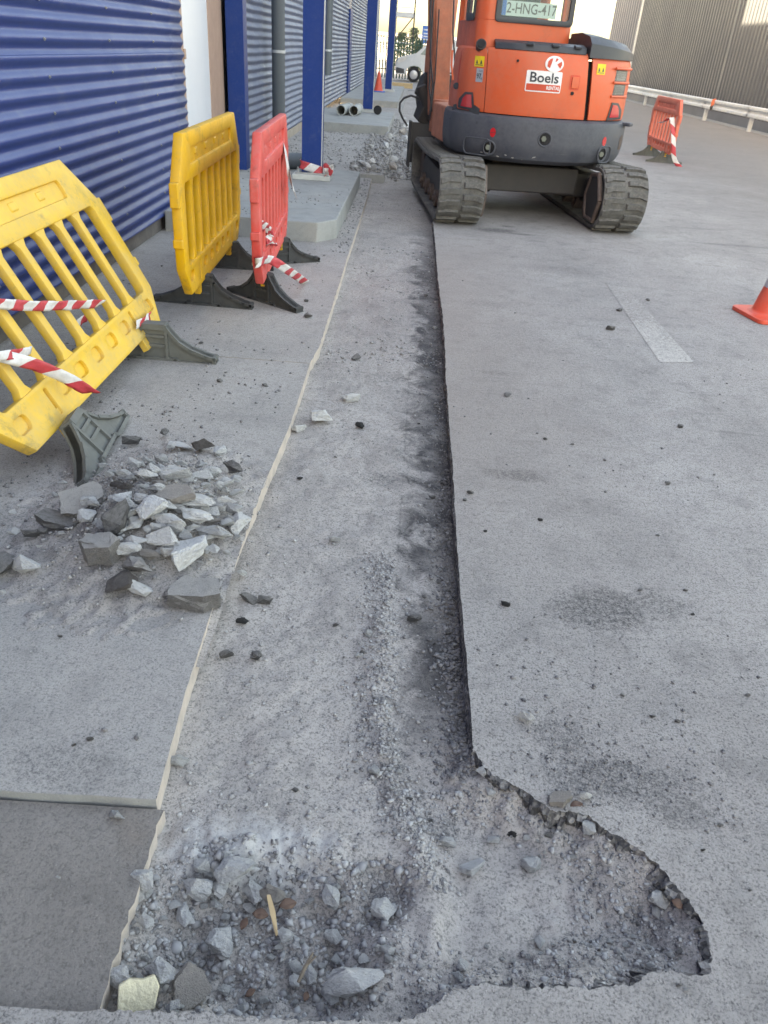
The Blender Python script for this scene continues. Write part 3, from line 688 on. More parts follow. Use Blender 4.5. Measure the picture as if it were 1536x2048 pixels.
def barrier(name, c, d, tilt, m, footm, label, feet, L=1.84, tongue=None, lift=.165):
    """c = ground point below the middle, d = unit direction of its length, tilt = lean in radians"""
    d = Vector((d[0], d[1], 0)).normalized(); nrm = Vector((d.y, -d.x, 0))
    root = empty(name, (c[0], c[1], 0), math.atan2(d.y, d.x), label=label, cat='barrier', group='plastic pedestrian barriers')
    T = Matrix.Rotation(tilt, 4, 'X')
    h = L / 2; H = 1.03
    outer = [(-h + .15, lift), (h - .15, lift), (h - .01, lift + .17), (h, lift + .40), (h, .80), (h - .15, H), (-h + .15, H), (-h, .80), (-h, lift + .40), (-h + .01, lift + .17)]
    uo = h - .115; v0, v1 = lift + .178, .783
    main = rrect(-uo, uo, v0, v1, .03)
    hand = rrect(-h * .68, h * .68, .862, .946, .02)
    dims = []
    for u in np.linspace(-uo + .06, uo - .06, 9):
        if abs(abs(u) - .52) < .07: continue
        dims.append(rrect(u - .05, u + .05, lift + .075, lift + .135, .024))
    for sx in (-1, 1): dims.append(rrect(sx * .52 - .012, sx * .52 + .012, lift + .035, lift + .148, .008))
    bm = holed_plate(outer, [main, hand, *dims], .055, .010)
    bm.transform(T); bm_obj(bm, 'frame', m, root)
    mb = MB(); mb.box((0, 0, .904), (h * 1.38, .018, .092), T); mb.box((0, 0, lift + .105), (uo * 2.02, .016, .075), T); mb.build('recess_back', m, root)
    for u in (-.42, -.14, .14, .42): mb = MB(); mb.box((u, 0, .91), (.075, .032, .045), T); mb.build('recess_boss', m, root, .012)
    bme = bar_mesh(m, v0 - .012, v1 + .012, .056)
    for i in range(1, 8):
        o = link('bar', bme, root); o.matrix_local = T @ Matrix.Translation((-uo + 2 * uo * i / 8, 0, 0))
    for sx in (-1, 1):
        mb = MB(); mb.box((sx * (h + .012), 0, .74), (.045, .05, .13), T); mb.build('hook', m, root, .008)
        mb = MB(); mb.box((sx * (h + .004), 0, lift + .32), (.03, .058, .05), T); mb.build('hinge_eye', m, root, .008)
        mb = MB(); mb.box((sx * .52, 0, lift - .0), (.055, .034, .12), T); mb.build('tongue', tongue or m, root, .003)
    for (u, dx, dy, rz, rx) in feet:
        o = link('foot', make_foot_mesh(footm), root)
        o.matrix_local = Matrix.Translation((u + dx, dy, 0)) @ Matrix.Rotation(R(90 + rz), 4, 'Z') @ Matrix.Rotation(R(rx), 4, 'X') @ Matrix.Translation((0, 0, .003 + .03 * math.sin(abs(R(rx)))))
    return root
yb = barrier('plastic_barrier', (-1.275, 5.30), (-.05, 1.8), 0, MT['yellow'], MT['rubber_foot'], 'upright bright yellow plastic barrier beside the red one', [(-.40, 0, 0, -4, 0), (.55, 0, 0, 4, 0)])
rbr = barrier('plastic_barrier', (-.925, 5.58), (-.08, 1.65), 0, MT['red'], MT['rubber_foot'], 'upright red plastic barrier with torn red and white tape', [(-.52, 0, 0, -38, 0), (.52, 0, 0, 28, 0)], L=1.72, tongue=MT['tongue'])
lb = barrier('plastic_barrier', (-1.27, 3.33), (0, 1), -R(29), MT['yellow_dull'], MT['rubber_grey'], 'faded yellow plastic barrier leaning back towards the corrugated wall', [(-.56, 0, -.13, -84, -40), (.56, 0, 0, 0, 0)], L=1.9, lift=.125)
ob = barrier('plastic_barrier', (4.62, 16.05), (.02, 1.6), 0, MT['red_orange'], MT['rubber_grey'], 'orange-red plastic barrier standing alone in the yard near the crash barrier', [(-.52, 0, 0, -3, 0), (.52, 0, 0, -3, 0)], tongue=MT['tongue'])

# ---- red and white tape
MT['tape_w'] = mat('white_tape', (.74, .72, .71), (.56, .54, .54), scale=30, rough=.5)
MT['tape_r'] = mat('red_tape', (.62, .06, .08), (.46, .05, .06), scale=30, rough=.5)
def tape(name, pts, wdir, w, label, stripe=.085, crumple=.0, twist=0.0, seed=0):
    rr = random.Random(seed)
    pts = [Vector(p) for p in pts]; P = []
    for i in range(len(pts) - 1):
        p0, p1, p2, p3 = pts[max(0, i - 1)], pts[i], pts[i + 1], pts[min(len(pts) - 1, i + 2)]
        for k in range(16):
            t = k / 16
            P.append(.5 * ((2 * p1) + (p2 - p0) * t + (2 * p0 - 5 * p1 + 4 * p2 - p3) * t * t + (3 * p1 - p0 - 3 * p2 + p3) * t ** 3))
    P.append(pts[-1])
    # resample evenly so that stripe borders fall on edges
    step = stripe / 5; out = [P[0]]; acc = 0
    for a, b in zip(P, P[1:]):
        d = (b - a).length; pos = 0
        while acc + d - pos >= step:
            pos += step - acc; acc = 0; out.append(a + (b - a) * (pos / d))
        acc += d - pos
    vs = []; fs = []; mi = []
    wd = Vector(wdir).normalized(); n = len(out); slant = 2
    for i, p in enumerate(out):
        t = (out[min(i + 1, n - 1)] - out[max(i - 1, 0)]).normalized()
        ww = (wd - t * wd.dot(t)).normalized(); ww = Matrix.Rotation(twist * i / max(1, n - 1), 3, t) @ ww
        nn = t.cross(ww)
        for k in range(5):
            s_ = k / 4 - .5
            q = p + ww * w * s_ + nn * (crumple * rr.uniform(-1, 1) + .004 * math.sin(i * .5 + k)) + t * (s_ * stripe * .55)
            vs.append(tuple(q))
    for i in range(n - 1):
        for k in range(4):
            fs.append((i * 5 + k, i * 5 + k + 1, i * 5 + k + 6, i * 5 + k + 5)); mi.append((i // 5) % 2)
    mb = MB(); mb.add(vs, fs); mb.m = mi
    o = mb.build(name, [MT['tape_w'], MT['tape_r']], fix=False); shade(o.data, 60)
    o.modifiers.new('thick', 'SOLIDIFY').thickness = .0006
    return tag(o, label, 'tape', 'pieces of red and white warning tape')
def leanp(px, py, off=.06):     # point just in front of the leaning panel seen at a pixel
    r = ray(px, py); n = Vector((math.cos(R(29)), 0, math.sin(R(29)))); p0 = Vector((-1.27, 0, 0)) + n * off; o_ = Vector((0, 0, CAMH))
    t = (p0 - o_).dot(n) / r.dot(n); return o_ + r * t
tape('warning_tape', [leanp(-120, 598), leanp(0, 608, .07), leanp(90, 612, .06), leanp(206, 607, .05)], (0, 0, 1), .042, 'taut tape strip across the middle of the leaning yellow barrier', .075, .003, .35)
tape('warning_tape', [leanp(-90, 716), leanp(0, 712, .08), leanp(62, 702, .06)], (0, 0, 1), .035, 'short upper tape strip low on the leaning yellow barrier', .085, .002)
tape('warning_tape', [leanp(5, 712, .06), leanp(70, 730, .09), leanp(130, 755, .12), leanp(186, 788, .13)], (-.3, 0, 1), .05, 'loose tape tail hanging from the lower rail of the leaning yellow barrier', .10, .0045, .9)
tape('warning_tape', [leanp(272, 650, .05), leanp(290, 640, .05), leanp(302, 630, .045)], (0, 0, 1), .04, 'scrap of tape above the grey foot of the leaning yellow barrier', .06, .004)
tape('warning_tape', [leanp(150, 655, -.1), leanp(165, 640, -.1), leanp(185, 630, -.1)], (0, 0, 1), .04, 'pink tape scrap behind the bars of the leaning yellow barrier', .09, .004)
rx_ = lambda px, py, o_=0: PX(px, py, -.90 + o_)
tape('warning_tape', [rx_(514, 448, .02), rx_(528, 452, .03), rx_(540, 468, .03), rx_(536, 485, .03), rx_(548, 490, .02)], (.3, 0, 1), .055, 'crumpled tape tied to a lower bar of the red barrier', .07, .008, 1.2)
tape('warning_tape', [rx_(506, 522, -.03), rx_(516, 526, .05), rx_(540, 520, .08), rx_(575, 540, .16), rx_(620, 572, .22)], (0, .2, 1), .055, 'tape tail streaming to the right from the foot of the red barrier', .11, .004, .9)
tape('warning_tape', [rx_(575, 318, .0), rx_(578, 340, .03), rx_(582, 362, .03), rx_(588, 395, .04)], (0, 1, 0), .05, 'frayed white tape hanging on the far edge of the red barrier', .6, .005, .8)
tape('warning_tape', [PY(1320, 246, 15.5), PY(1334, 240, 15.25), PY(1343, 236, 15.2), PY(1346, 262, 15.15), PY(1347, 290, 15.1), PY(1349, 318, 15.1), PY(1362, 338, 15.1)], (1, 0, 0), .075, 'tape streamer hanging down the orange-red barrier in the yard', .16, .004, .3)
c0 = Vector((-1.10, 9.42, .165))
tape('warning_tape', [c0 + Vector(q) for q in ((-.11, .02, .15), (-.118, -.12, .15), (0, -.128, .12), (.118, -.128, .095), (.135, -.1, .10), (.15, .0, .11))], (0, 0, 1), .09, 'tape wrapped round the foot of the nearest blue column', .11, .002)
tape('warning_tape', [c0 + Vector(q) for q in ((.13, -.13, .07), (.17, -.17, .15), (.20, -.15, .08), (.23, -.16, .16), (.20, -.18, .06), (.15, -.2, .05))], (0, .4, 1), .07, 'tape knot beside the foot of the nearest blue column', .06, .008, 2.0)

# ---- cones
MT['cone_red'] = mat('cone_red_plastic', (.78, .09, .045), (.70, .08, .04), scale=5, rough=.45, dust=.25, dustc=(.55, .38, .34), dscale=8)
MT['cone_white'] = mat('cone_grey_band', (.42, .40, .43), (.36, .35, .38), scale=10, rough=.5)
def cone(loc, s, rz, label, base='cone_red', band=True):
    root = empty('traffic_cone', loc, rz, label=label, cat='cone')
    mb = MB(); mb.prism(rrect(-.19 * s, .19 * s, -.19 * s, .19 * s, .05 * s), 0, .028 * s); mb.build('base', MT[base] if base in MT else base, root, .006 * s)
    def rad(z): return (.125 - (.125 - .03) * (z - .028) / .472) * s
    zs = [(.028, .20, 'cone_red'), (.20, .32, 'cone_white' if band else 'cone_red'), (.32, .42, 'cone_red'), (.42, .50, 'cone_white' if band else 'cone_red')]
    for a, b, mm in zs:
        mb = MB(); e = 0 if mm == 'cone_red' else .002
        pr = [(rad(a) + e, a * s), (rad(b) + e, b * s)]
        if a < .03: pr = [(.15 * s, .028 * s), (.132 * s, .036 * s), (rad(.05), .05 * s), (rad(b), b * s)]
        mb.lathe(pr, 28); mb.build('cone_band', MT[mm], root)
cp = G(1505, 640)
cone((2.68, 5.62, 0), 1.05, R(12), 'red traffic cone with grey band at the right edge of the yard')
MT['cone_blue'] = mat('blue_plastic', (.02, .16, .55), rough=.5)
cone((-1.22, 28.6, .20), 1.15, 0, 'small red cone with blue base on the far footing', 'cone_blue', False)
# ================================================================== excavator
MT['orange'] = mat('excavator_orange', (.72, .11, .035), (.64, .10, .035), scale=3, rough=.42, dust=.45, dustc=(.46, .22, .15), dscale=2.5, coat=.15, grime=.35, grimec=(.30, .07, .04), gscale=5)
MT['orange_worn'] = mat('worn_orange_steel', (.60, .19, .10), (.42, .14, .085), scale=9, rough=.6, dust=.6, dustc=(.50, .31, .23), dscale=7, bump=.001, bscale=60)
MT['cwt'] = mat('charcoal_counterweight', (.036, .042, .060), (.066, .072, .09), scale=6, rough=.5, dust=.5, dustc=(.18, .18, .19), dscale=4, bump=.0008, bscale=25, scrape=.8, grime=.5, grimec=(.02, .02, .025), gscale=4)
MT['black_pl'] = mat('black_plastic', (.035, .04, .05), (.045, .05, .06), scale=7, rough=.42, dust=.25, dustc=(.14, .145, .15), dscale=5)
MT['track'] = mat('worn_track_rubber', (.125, .125, .12), (.06, .06, .06), scale=10, rough=.8, dust=.8, dustc=(.27, .25, .225), dscale=6, grime=.7, grimec=(.03, .03, .03), gscale=12, bump=.002, bscale=50)
MT['track_in'] = mat('dark_track_belt', (.05, .05, .052), (.035, .035, .037), scale=10, rough=.8, dust=.35, dustc=(.13, .13, .125), dscale=7)
MT['uc'] = mat('dark_undercarriage_steel', (.035, .034, .037), (.055, .05, .05), scale=8, rough=.65, dust=.25, dustc=(.11, .105, .10), dscale=6)
MT['rust'] = mat('rusty_steel', (.12, .085, .07), (.08, .055, .05), scale=14, rough=.8, dust=.3)
MT['lens_red'] = mat('red_lamp_lens', (.55, .02, .03), (.5, .02, .03), rough=.2, coat=.5)
MT['bolt_dull'] = mat('dull_bolt', (.17, .185, .16), (.10, .11, .10), rough=.5, metal=.3)
MT['amber'] = mat('amber_lens', (.85, .18, .02), rough=.3)
MT['st_white'] = mat('white_sticker', (.80, .80, .80), (.77, .77, .77), rough=.5)
MT['st_grey'] = mat('grey_sticker', (.36, .40, .45), rough=.5)
MT['st_yellow'] = mat('yellow_sticker', (.85, .62, .03), rough=.5)
MT['st_dark'] = mat('dark_print', (.035, .045, .06), rough=.5)
MT['st_red'] = mat('red_print', (.66, .07, .03), rough=.5)
MT['st_blue'] = mat('blue_print', (.05, .20, .62), rough=.5)
MT['plate_red'] = mat('plate_characters', (.16, .13, .13), rough=.5)
MT['mesh'] = mat('perforated_grille', (.05, .05, .052), (.16, .15, .145), scale=90, rough=.6)
MT['hose'] = mat('black_hose', (.035, .035, .04), rough=.5, dust=.3)
def _glass():
    m, nt, n, l, p = _nt('tinted_glass'); p.inputs['Base Color'].default_value = (.80, .92, .88, 1); p.inputs['Roughness'].default_value = .03
    p.inputs['Transmission Weight'].default_value = .92; p.inputs['IOR'].default_value = 1.1; p.inputs['Specular IOR Level'].default_value = .6
    return m
MT['glass'] = _glass()
MT['cab_in'] = mat('cab_interior', (.10, .11, .115), rough=.8)
EC = Vector((1.22, 9.45, 0)); YAW = R(10); TY = R(6)
ex = empty('excavator', EC, 0, 'orange compact tracked excavator with charcoal counterweight, seen from behind', 'excavator')
HM = Matrix.Rotation(YAW, 4, 'Z'); UM = Matrix.Rotation(TY, 4, 'Z')
RH, WH = 1.1, .93
def _raw(s, Rr, W):
    am = math.asin(W / Rr); sm = Rr * am
    if abs(s) <= sm: return Vector((Rr * math.sin(s / Rr), -Rr * math.cos(s / Rr)))
    return Vector(((1 if s > 0 else -1) * W, -Rr * math.cos(am) + abs(s) - sm))
def plan(s, d=0.0):
    v = Vector((0, 0))
    for o in (-.16, -.08, 0, .08, .16): v += _raw(s + o, RH - d, WH - d)
    return v / 5
def surf(s, z, d=0.0):
    p = plan(s, d); return Vector((p.x, p.y, z))
def hp(name, mb, m, bevel=0, parent=ex, smooth=True): return mb.build(name, m, parent, bevel, smooth)
def shell(s0, s1, prof, th=.03, n=26, s0t=None, s1t=None):
    """curved panel: prof = [(z, inset)], closed with thickness; side edges may lean (s0t, s1t at the top)"""
    mb = MB(HM); k = len(prof); vs = []
    s0t = s0 if s0t is None else s0t; s1t = s1 if s1t is None else s1t
    z0, z1 = prof[0][0], prof[-1][0]
    for lay in (0, th):
        for i in range(n + 1):
            for (z, d) in prof:
                f = (z - z0) / (z1 - z0); a = s0 + (s0t - s0) * f; b = s1 + (s1t - s1) * f
                vs.append(surf(a + (b - a) * i / n, z, d + lay))
    N = (n + 1) * k; I = lambda l, i, j: l * N + i * k + j; fs = []
    for i in range(n):
        for j in range(k - 1):
            fs.append((I(0, i, j), I(0, i + 1, j), I(0, i + 1, j + 1), I(0, i, j + 1)))
            fs.append((I(1, i, j), I(1, i, j + 1), I(1, i + 1, j + 1), I(1, i + 1, j)))
        for j, fl in ((0, 0), (k - 1, 1)): fs.append((I(0, i, j), I(1, i, j), I(1, i + 1, j), I(0, i + 1, j)))
    for i in (0, n):
        for j in range(k - 1): fs.append((I(0, i, j), I(0, i, j + 1), I(1, i, j + 1), I(1, i, j)))
    mb.add(vs, fs); return mb
def tail_d(z): return float(np.interp(z, [.575, .62, .68, .76, .93, .975, .995, 1.004, 1.05, 1.30, 1.48, 1.535, 1.555], [.16, .045, .015, 0, 0, .012, .045, .052, .045, .048, .062, .080, .11]))
def decal(poly, s, z, d, off=.003, th=.002, ang=0.0, skew=0.0):
    """thin raised patch; poly in metres (u right, v up) round (s, z), cut fine enough to follow the tail surface"""
    c, sn = math.cos(ang), math.sin(ang); q = [(u * c - v * sn, u * sn + v * c) for u, v in poly]
    bm = bmesh.new(); f = bm.faces.new([bm.verts.new((u, v, 0)) for u, v in q])
    for ax in (0, 1):
        lo = min(p[ax] for p in q); hi = max(p[ax] for p in q); k = int((hi - lo) / .022)
        for i in range(1, k + 1):
            co = [0, 0, 0]; co[ax] = lo + (hi - lo) * i / (k + 1); no = [0, 0, 0]; no[ax] = 1
            bmesh.ops.bisect_plane(bm, geom=bm.verts[:] + bm.edges[:] + bm.faces[:], plane_co=co, plane_no=no)
    r_ = bmesh.ops.extrude_face_region(bm, geom=bm.faces[:])
    for e in r_['geom']:
        if isinstance(e, bmesh.types.BMVert): e.co.z = 1
    bm.verts.index_update(); mb = MB(HM)
    mb.add([surf(s + v.co.x, z + v.co.y, tail_d(z + v.co.y) - off + th * (1 - v.co.z)) for v in bm.verts], [tuple(v.index for v in f.verts) for f in bm.faces]); bm.free(); return mb
def ell(a, b, n=28): return [(a * math.cos(2 * math.pi * i / n), b * math.sin(2 * math.pi * i / n)) for i in range(n)]
def rc(w, h): return [(-w / 2, -h / 2), (w / 2, -h / 2), (w / 2, h / 2), (-w / 2, h / 2)]
def text_mesh(body, size, bold=0.0, sx=1.0):
    cu = bpy.data.curves.new('lettering', 'FONT'); cu.body = body; cu.size = size; cu.align_x = 'CENTER'; cu.align_y = 'CENTER'; cu.offset = bold; cu.resolution_u = 3
    o = bpy.data.objects.new('lettering', cu); COL.objects.link(o); dg = bpy.context.evaluated_depsgraph_get(); dg.update()
    me = bpy.data.meshes.new_from_object(o.evaluated_get(dg)); V = [(v.co.x * sx, v.co.y) for v in me.vertices]; F = [tuple(p.vertices) for p in me.polygons]
    bpy.data.objects.remove(o); bpy.data.curves.remove(cu); return V, F
def decal_text(body, size, s, z, d, off, m, parent, bold=0.0, sx=1.0):
    V, F = text_mesh(body, size, bold, sx); mb = MB(HM); mb.add([surf(s + u, z + v, tail_d(z + v) - off) for u, v in V], F)
    return mb.build('lettering', m, parent, smooth=False, fix=False)

# --- undercarriage
def stadium(r0, r1, y0, y1, k=14):
    P = []
    for i in range(k + 1): a = R(-90 - 180 * i / k); P.append((y0 + r0 * math.cos(a), r0 + r0 * math.sin(a)))
    for i in range(1, 9): t = i / 9; P.append((y0 + (y1 - y0) * t, 2 * r0 + (2 * r1 - 2 * r0) * t - .03 * math.sin(math.pi * t)))
    for i in range(k + 1): a = R(90 - 180 * i / k); P.append((y1 + r1 * math.cos(a), r1 + r1 * math.sin(a)))
    for i in range(1, 9): t = i / 9; P.append((y1 + (y0 - y1) * t, 0))
    return P
SP = stadium(.285, .265, -1.06, 1.12)
def off_loop(P, d):
    n = len(P); out = []
    for i in range(n):
        t = Vector(P[(i + 1) % n]) - Vector(P[i - 1]); nn = Vector((t.y, -t.x)).normalized(); out.append((P[i][0] - nn.x * d, P[i][1] - nn.y * d))
    return out
TW = .45; LZ = .024
base = [(a, b) for a, b in SP]
beltP = base
lug = MB()
def lug_shape():
    # chevron block: x across half the width, y along the travel, z outwards
    w = TW / 2; L = .058
    top = [(.012, -L / 2 + .012), (w * .62, -L / 2 + .012), (w - .006, -L / 2 - .016), (w - .006, L / 2 - .016), (w * .62, L / 2 + .006), (.012, L / 2 + .006)]
    mbm = MB(); mbm.prism(top, 0, LZ, 'z', scale1=.90); return mbm
lug_me = lug_shape().mesh('lug', MT['track'])
lug_me2 = lug_shape(); lug_me2.v = [(-x, y, z) for x, y, z in lug_me2.v]; lug_me2.f = [f[::-1] for f in lug_me2.f]; lug_me2 = lug_me2.mesh('lug', MT['track'])
for me in (lug_me, lug_me2):
    bm = bmesh.new(); bm.from_mesh(me); bmesh.ops.recalc_face_normals(bm, faces=bm.faces); bm.to_mesh(me); bm.free()
def resample(P, n):
    P = [Vector(p) for p in P] + [Vector(P[0])]; L = [0]
    for a, b in zip(P, P[1:]): L.append(L[-1] + (b - a).length)
    out = []
    for i in range(n):
        s = L[-1] * i / n; j = max(k for k in range(len(L)) if L[k] <= s + 1e-9); j = min(j, len(P) - 2)
        t = (s - L[j]) / max(1e-9, L[j + 1] - L[j]); p = P[j].lerp(P[j + 1], t); out.append(p)
    return out
for side in (-1, 1):
    xc = side * (.84 if side < 0 else .80)
    outer_l = [(y, z + LZ) for y, z in beltP]; inner_l = off_loop(outer_l, -.035)
    # make sure the inner loop is inside
    cy = sum(p[0] for p in outer_l) / len(outer_l)
    if abs(inner_l[3][0] - cy) > abs(outer_l[3][0] - cy): inner_l = off_loop(outer_l, .035)
    n = len(outer_l); vs = []; fs = []
    for x in (xc - TW / 2, xc + TW / 2):
        vs += [(x, a, b) for a, b in outer_l]; vs += [(x, a, b) for a, b in inner_l]
    for i in range(n):
        j = (i + 1) % n
        fs += [(i, j, 2 * n + j, 2 * n + i), (n + i, 3 * n + i, 3 * n + j, n + j), (i, n + i, n + j, j), (2 * n + i, 2 * n + j, 3 * n + j, 3 * n + i)]
    mb = MB(UM); mb.add(vs, fs); trk = mb.build('track', MT['track'], ex, .006)
    tag(trk, 'rubber track with its inner side open and the hexagonal hub showing' if side > 0 else 'rubber track at the edge of the trench')
    pts = resample(outer_l, 58)
    for i, p in enumerate(pts):
        q = pts[(i + 1) % len(pts)]; pr = pts[i - 1]; t = (q - pr).normalized(); nn = Vector((-t.y, t.x))
        c_ = Vector((cy, .29))
        if nn.dot(p - c_) < 0: nn = -nn
        for k, me in ((1, lug_me), (-1, lug_me2)):
            pos = p if k > 0 else (p + q) / 2
            o = link('lug', me, trk)
            Mx = Matrix(((1, 0, 0, xc), (0, t.x, nn.x, pos.x), (0, t.y, nn.y, pos.y), (0, 0, 0, 1)))
            if Mx.to_3x3().determinant() < 0: Mx = Matrix(((1, 0, 0, xc), (0, -t.x, nn.x, pos.x), (0, -t.y, nn.y, pos.y), (0, 0, 0, 1)))
            o.matrix_local = UM @ Mx
    mb = MB(UM); mb.prism([(-.80, .17), (.85, .17), (.95, .30), (.75, .42), (-.70, .42), (-.9, .30)], xc - .13, xc + .13, 'x'); hp('track_frame', mb, MT['uc'], .01)
    for yv in (-.62, -.2, .22, .64):
        mb = MB(UM); mb.cyl((xc - .17, yv, .155), (xc + .17, yv, .155), .085, n=18); mb.cyl((xc - .19, yv, .155), (xc + .19, yv, .155), .035, n=10); hp('roller', mb, MT['rust'])
    mb = MB(UM); mb.cyl((xc - .12, -1.06, .31), (xc + .12, -1.06, .31), .215, n=24); hp('sprocket', mb, MT['uc'])
    mb = MB(UM); mb.cyl((xc - .12, 1.12, .29), (xc + .12, 1.12, .29), .2, n=24); hp('idler', mb, MT['rust'])
    xi = xc - side * .20
    mb = MB(UM); hexa = [(-1.04 + .235 * math.cos(R(a)), .31 + .245 * math.sin(R(a))) for a in (0, 55, 110, 180, 235, 305)]
    mb.prism(hexa, xi, xi - side * .045, 'x', scale1=.92); hub = hp('hub_cover', mb, MT['uc'], .006)
    mb = MB(UM)
    for i in range(6):
        a, b = hexa[i], hexa[(i + 1) % 6]; mb.cyl((xi - side * .04, a[0], a[1]), (xi - side * .04, b[0], b[1]), .022, n=8)
    mb.build('rim', MT['rust'], hub)
    mb = MB(UM); mb.lohi((xc - side * .12, -.45, .22), (side * .38, .40, .46)); hp('cross_beam', mb, MT['uc'], .02)
mb = MB(UM); mb.lohi((-.5, -.62, .26), (.5, .62, .52)); mb.prism([(-.42, -.5), (.42, -.5), (.42, .5), (-.42, .5)], .52, .60); hp('car_body', mb, MT['uc'], .02)
mb = MB(); mb.cyl((0, 0, .56), (0, 0, .66), .44, n=32); hp('slew_ring', mb, MT['uc'])
# dozer blade
mb = MB(UM)
prof = [(1.80, .20), (1.74, .36), (1.73, .50), (1.78, .68)]
vs = [(x, y, z) for x in (-1.06, 1.06) for (y, z) in prof + [(y + .045, z) for y, z in prof[::-1]]]; k = 8
mb.add(vs, [tuple(range(8))[::-1], tuple(range(8, 16))] + [(i, (i + 1) % 8, 8 + (i + 1) % 8, 8 + i) for i in range(8)]); mb.lohi((-1.09, 1.66, .16), (-1.06, 1.86, .70)); mb.lohi((1.06, 1.66, .16), (1.09, 1.86, .70)); hp('dozer_blade', mb, MT['uc'], .006)
for sx in (-.42, .42): mb = MB(UM); mb.lohi((sx - .06, .5, .24), (sx + .06, 1.75, .38)); hp('blade_arm', mb, MT['orange_worn'], .01)
# --- house: deck and counterweight
mb = MB(HM); mb.prism([(-.90, -.3), (.88, -.3), (.88, .62), (.55, .92), (-.62, .92), (-.90, .70)], .64, .99); hp('deck_frame', mb, MT['orange_worn'], .02)
def ringsolid(prof, s0, s1, yfront, n=44):
    mb = MB(HM); vs = []; fs = []; k = n + 1 + 2
    for z, d in prof:
        L = [surf(s0 + (s1 - s0) * i / n, z, d) for i in range(n + 1)]
        vs += L + [Vector((L[-1].x - .05, yfront, z)), Vector((L[0].x + .05, yfront, z))]
    for a in range(len(prof) - 1):
        fs += [(a * k + i, a * k + (i + 1) % k, (a + 1) * k + (i + 1) % k, (a + 1) * k + i) for i in range(k)]
    fs += [tuple(range(k))[::-1], tuple(range((len(prof) - 1) * k, len(prof) * k))]
    mb.add(vs, fs); return mb
cw = hp('counterweight', ringsolid([(.575, .16), (.585, .11), (.62, .045), (.68, .015), (.76, .0), (.93, .0), (.975, .012), (.995, .045)], -1.62, 1.35, -.05), MT['cwt'])
for s, z in ((-.66, .70), (-.12, .82), (.58, .70)):
    mb = decal(ell(.058, .058), s, z, 0, .002, .004); o = mb.build('bolt_hole_shade', MT['dark'], cw)  # flat dark disc painted for the shade inside the bolt hole
    P = [surf(s + .062 * math.cos(a), z + .062 * math.sin(a), -.001) for a in np.linspace(0, 2 * math.pi, 25)]
    mb = MB(HM); mb.tube(P, .008, 8, cap=False); mb.build('recess_rim', MT['cwt'], cw)
    mb = MB(HM); a = surf(s - .014, z + .004, -.004); b = surf(s - .014, z + .004, -.016); mb.cyl(a, b, .026, n=6); mb.build('bolt_head', MT['bolt_dull'], cw)
for s, w_ in ((-.80, .30), (.62, .20)):
    P = [surf(s + u, .70 + v, -.002) for u, v in rrect(-w_ / 2, w_ / 2, -.075, .075, .05, 6)]; P.append(P[0])
    mb = MB(HM); mb.tube(P, .007, 6, cap=False); mb.build('pocket_rim', MT['cwt'], cw)
for s, z in ((-.64, .84), (.58, .82)): mb = decal(ell(.030, .042), s, z, 0, .003, .003); mb.build('red_marker', MT['lens_red'], cw)
mb = decal(rc(.06, .004), -.64, .84, 0, .0045, .001); mb.build('slit', MT['dark'], cw)
mb = MB(HM); mb.add([surf(s, z, d) for s, z, d in ((-1.30, .90, -.006), (-.82, .90, -.006), (-.80, 1.03, .03), (-.95, 1.09, .05), (-1.28, 1.03, .03))] + [surf(s, z, d) for s, z, d in ((-1.30, .90, .05), (-.82, .90, .05), (-.80, 1.03, .09), (-.95, 1.09, .10), (-1.28, 1.03, .09))],
    [(0, 1, 2, 3, 4), (9, 8, 7, 6, 5)] + [(i, (i + 1) % 5, 5 + (i + 1) % 5, 5 + i) for i in range(5)]); mb.build('step_pocket', MT['black_pl'], cw)
mb = MB(HM); a = surf(1.0, .97, -.02); mb.box(a, (.11, .09, .035), rot=(0, 0, R(50))); mb.build('corner_lip', MT['cwt'], cw, .012)
mb = decal([(-.05, -.06), (.04, -.07), (.055, .03), (.01, .075), (-.045, .05)], .93, .80, 0, .003, .002); mb.build('worn_patch', MT['rust'], cw)
MT['scuff'] = mat('scraped_bare_metal', (.50, .50, .50), (.35, .34, .33), rough=.6)
for i in range(12):
    s_ = random.uniform(-.75, .15); z_ = random.choice((.605, .615, .63, .65)); k_ = random.uniform(.4, 1)
    decal([(-.02 * k_, -.004), (.012 * k_, -.006), (.024 * k_, .002), (.004, .006 * k_), (-.014 * k_, .003)], s_, z_, 0, .002, .001, ang=random.uniform(-.5, .5)).build('scuff_mark', MT['scuff'], cw, smooth=False)
# --- rear shell
core = ringsolid([(.99, .10), (1.50, .12)], -1.55, 1.25, .0); hp('engine_core', core, MT['dark'])
SPR = [(1.004, .052), (1.05, .045), (1.30, .048), (1.48, .062), (1.535, .080), (1.555, .11)]
door = hp('rear_door', shell(-.745, .275, SPR, .03, 34, -.775, .215), MT['orange'])
lpan = hp('left_panel', shell(-1.60, -.752, SPR, .03, 30, -1.50, -.782), MT['orange'])
rpan = hp('right_panel', shell(.325, 1.25, SPR, .03, 30, .265, 1.15), MT['orange'])
